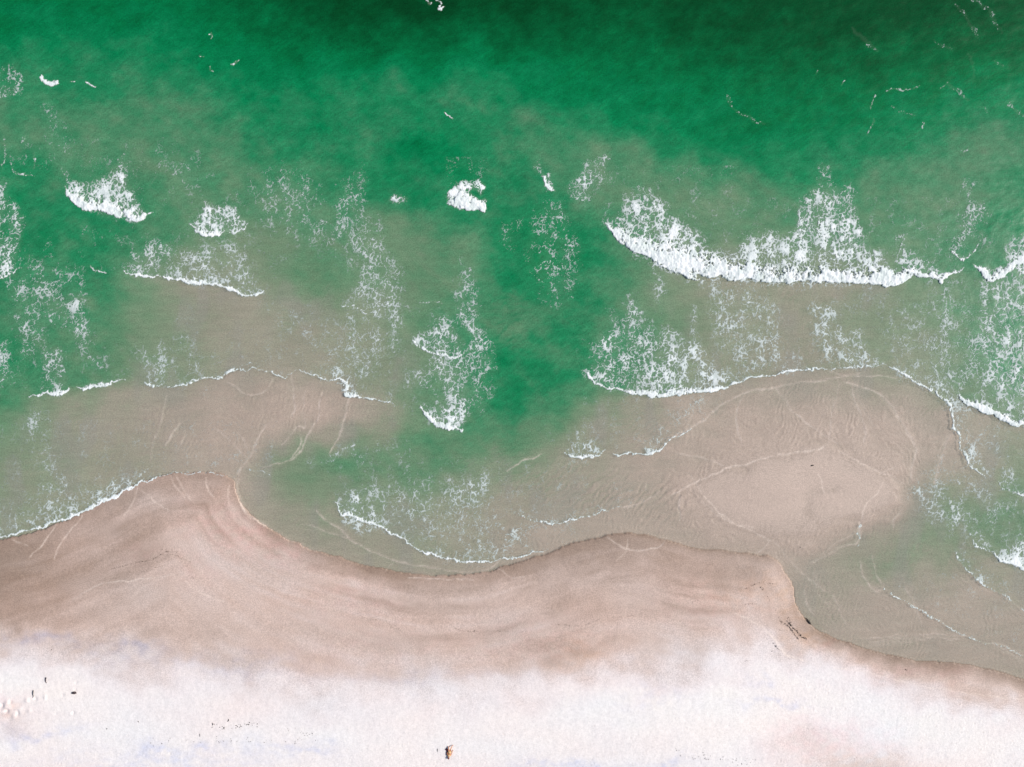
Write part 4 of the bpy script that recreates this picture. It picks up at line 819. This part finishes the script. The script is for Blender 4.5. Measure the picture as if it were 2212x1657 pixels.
bits(1, lambda k: S2(558, 2843), 'small dark splinter on white sand nearest the left sand heaps', None, 1.0, 1.1)
bits(1, lambda k: S2(215, 2562), 'single dark dot near the lilac sand edge at left', None, .9, 1.0)
# wrack lines: uncountable crumbs of weed
def wrack(name, label, lines, seed):
    rr = random.Random(seed); bm = bmesh.new()
    for c, pts, n, jit, big_ in lines:
        p = smooth(P(c, pts), 6)
        for k in range(n):
            q = rr.random() * (len(p) - 1.001); i = int(q); t = q - i; a = p[i] * (1 - t) + p[i + 1] * t; d = p[i + 1] - p[i]; an = math.atan2(-d[1], d[0]) + rr.gauss(0, .3)
            u, v = a[0] + rr.gauss(0, jit), a[1] + rr.gauss(0, jit); L = rr.uniform(.03, .09) * big_; r = rr.uniform(.005, .015) * big_
            z = ground(u, v) + .012; cx, cy = X(u), Y(v); dx, dy = math.cos(an) * L, math.sin(an) * L
            tube(bm, [(cx - dx, cy - dy, z), (cx, cy + rr.uniform(-.01, .02), z + r), (cx + dx, cy + dy, z)], [r * .5, r, r * .4], 5)
    o = mesh_obj(name, bm, weed); o['kind'] = 'stuff'; o['label'] = label; return o
wrack('seaweed_wrack', 'dark crumbled wrack at the corner of the lagoon', [(9,[(600,585),(640,650),(668,700),(680,740)],26,.35,.6),(9,[(680,740),(715,760),(745,785),(765,815),(800,860)],70,.9,1.2),(9,[(735,755),(760,780),(790,810),(820,840),(850,858)],75,.9,1.35),(9,[(730,720),(740,760),(760,775)],40,2.2,.9),(9,[(470,540),(530,512),(590,504),(640,512)],40,.8,.9),(9,[(560,530),(580,550)],14,1.2,1.0),(9,[(640,880),(665,910),(690,925)],14,1.2,1.1),(9,[(400,640),(470,636),(535,630)],18,.8,.8),(9,[(460,990),(500,985)],6,.8,1),(9,[(90,640),(200,600)],12,.8,.7)], 1)
wrack('seaweed_wrack', 'thin dark wrack lines on the upper tan sand at left', [(7,[(720,415),(780,398),(850,380),(900,370),(960,358),(1000,335),(1040,312),(1068,308)],110,.7,.9),(7,[(1050,330),(1100,330),(1150,352),(1200,375)],45,.8,.8),(7,[(990,292),(1060,300),(1120,315)],18,1.2,.9),(7,[(910,430),(980,410),(1040,395)],26,1.2,.8),(7,[(640,440),(760,400)],20,.8,.6),(7,[(820,438),(850,436)],5,.5,.8),(7,[(1190,458),(1240,480)],14,.8,.9),(7,[(50,640),(180,600),(300,575)],26,.8,.5)], 2)
wrack('seaweed_wrack', 'faint dark wrack line winding across the middle tan sand', [(8,[(170,690),(250,728),(350,738),(400,780),(470,798)],60,.9,.7),(8,[(0,620),(60,640)],8,.6,.5),(8,[(740,742),(800,790),(860,805),(960,800),(1100,804),(1280,806)],70,.9,.75),(8,[(1380,760),(1480,765),(1570,770),(1650,742),(1720,718),(1840,714),(1900,700)],90,.7,.75),(8,[(1900,700),(2209,650)],22,1.0,.6),(8,[(900,808),(915,800)],8,.8,1.0)], 3)

# ------------------------------------------------------------------ person lying on the sand
skin = plain('skin', (.55, .24, .12), .6, .1, 6); hairm = plain('dark_red_hair', (.10, .015, .018), .6); swim = plain('pale_swimwear', (.70, .48, .22), .8, .15); maroon = plain('dark_maroon', (.07, .004, .014), .9)
def skinned(name, verts, edges, radii, mat, parent=None, sub=2):
    me = bpy.data.meshes.new(name); me.from_pydata(verts, edges, []); me.update(); o = bpy.data.objects.new(name, me); scene.collection.objects.link(o)
    sk = o.modifiers.new('skin', 'SKIN'); 
    for i, r in enumerate(radii): me.skin_vertices[0].data[i].radius = r if isinstance(r, tuple) else (r, r)
    me.skin_vertices[0].data[0].use_root = True
    o.modifiers.new('sub', 'SUBSURF').levels = sub; o.modifiers['sub'].render_levels = sub
    dg = bpy.context.evaluated_depsgraph_get(); m2 = bpy.data.meshes.new_from_object(o.evaluated_get(dg)); m2.name = name
    bpy.data.objects.remove(o); m2.materials.clear(); m2.materials.append(mat)
    for p in m2.polygons: p.use_smooth = True
    o = bpy.data.objects.new(name, m2); scene.collection.objects.link(o); o.parent = parent; return o
u, v = S2(1780, 2962); per = bpy.data.objects.new('person', None); scene.collection.objects.link(per); per.location = (X(u), Y(v), ground(u, v) + .02); per.scale = (1, 1, 1)
tag(per, 'person stretched out on the white sand near the bottom edge, legs bent apart', 'person')
V = [(0,.10,.13),(-.03,-.10,.14),(-.06,-.32,.15),(-.09,-.42,.14),(-.11,-.52,.15),(-.13,-.62,.15),   # 0 pelvis,1 waist,2 chest,3 neck base,4 head,5 crown
 (.09,.16,.12),(.14,.50,.30),(.26,.74,.10),(.40,.80,.06),            # right leg 6-9
 (-.09,.16,.12),(-.12,.42,.22),(-.13,.62,.08),(-.24,.66,.06),        # left leg 10-13
 (.10,-.34,.14),(.22,-.12,.09),(.28,.06,.06),(.34,.16,.05),          # right arm 14-17
 (-.22,-.32,.13),(-.30,-.08,.09),(-.20,.06,.12),(-.12,.08,.20)]      # left arm 18-21
E = [(0,1),(1,2),(2,3),(3,4),(4,5),(0,6),(6,7),(7,8),(8,9),(0,10),(10,11),(11,12),(12,13),(2,14),(14,15),(15,16),(16,17),(2,18),(18,19),(19,20),(20,21)]
RD = [(.15,.10),(.13,.09),(.16,.10),(.05,.05),(.085,.10),(.07,.08),.085,.06,.042,.035,.085,.06,.042,.035,.055,.04,.03,.025,.055,.04,.03,.025]
skinned('body', V, E, RD, skin, per)
def hand(base, dr, mir):
    for k, (off, L) in enumerate([(-.03,.07),(-.01,.085),(.01,.08),(.03,.065),(.045 * mir,.05)]):
        d = Vector(dr).normalized(); s = d.cross(Vector((0, 0, 1))); b = Vector(base) + s * off
        if k == 4: d = (d + s * mir).normalized(); b = Vector(base) - d * .02
        yield [tuple(b), tuple(b + d * L * .5 + Vector((0, 0, .008))), tuple(b + d * L - Vector((0, 0, .01)))]
for base, dr, mir in (((.345,.165,.05), (.5, .8, 0), 1), ((-.115,.085,.205), (.8, .3, 0), -1)):
    hb = bmesh.new()
    for f in hand(base, dr, mir): tube(hb, f, [.010, .009, .006], 6)
    mesh_obj('fingers', hb, skin, per)
bm = bmesh.new(); lump(bm, (-.13, -.60, .15), (.11, .14), 31, .9, 3); mesh_obj('hair', bm, hairm, per)
bm = bmesh.new(); lump(bm, (-.085, -.455, .235), (.012, .018), 5, .9, 1); mesh_obj('nose', bm, skin, per)
bm = bmesh.new(); tube(bm, [(0, .17, .14), (-.005, .06, .14), (-.02, -.02, .14)], [.165, .17, .14], 16, .66); mesh_obj('swim_shorts', bm, swim, per)
bm = bmesh.new(); tube(bm, [(-.04, -.22, .15), (-.055, -.30, .15), (-.065, -.36, .15)], [.165, .175, .15], 16, .66); mesh_obj('swim_top', bm, swim, per)
# flattened dark maroon tube beside the person
u, v = S2(1770, 2962); bm = bmesh.new()
tube(bm, [(-.10,.42,.03),(-.09,.34,.06),(-.05,.24,.05),(-.01,.15,.05),(.03,.03,.07),(.0,-.1,.06),(-.02,-.24,.04),(.02,-.36,.03),(.09,-.50,.02)], [.03,.12,.11,.06,.12,.12,.07,.045,.02], 12, .5)
o = mesh_obj('maroon_form', bm, maroon); o.location = (X(u), Y(v), ground(u, v)); tag(o, 'dark maroon elongated form on the sand along the left side of the person', 'form')
u, v = S2(1732, 2956); stick(u, v, [(0, .2, .03), (0, .02, .05), (.01, -.16, .03)], .025, 'thin dark stick on white sand just left of the person')
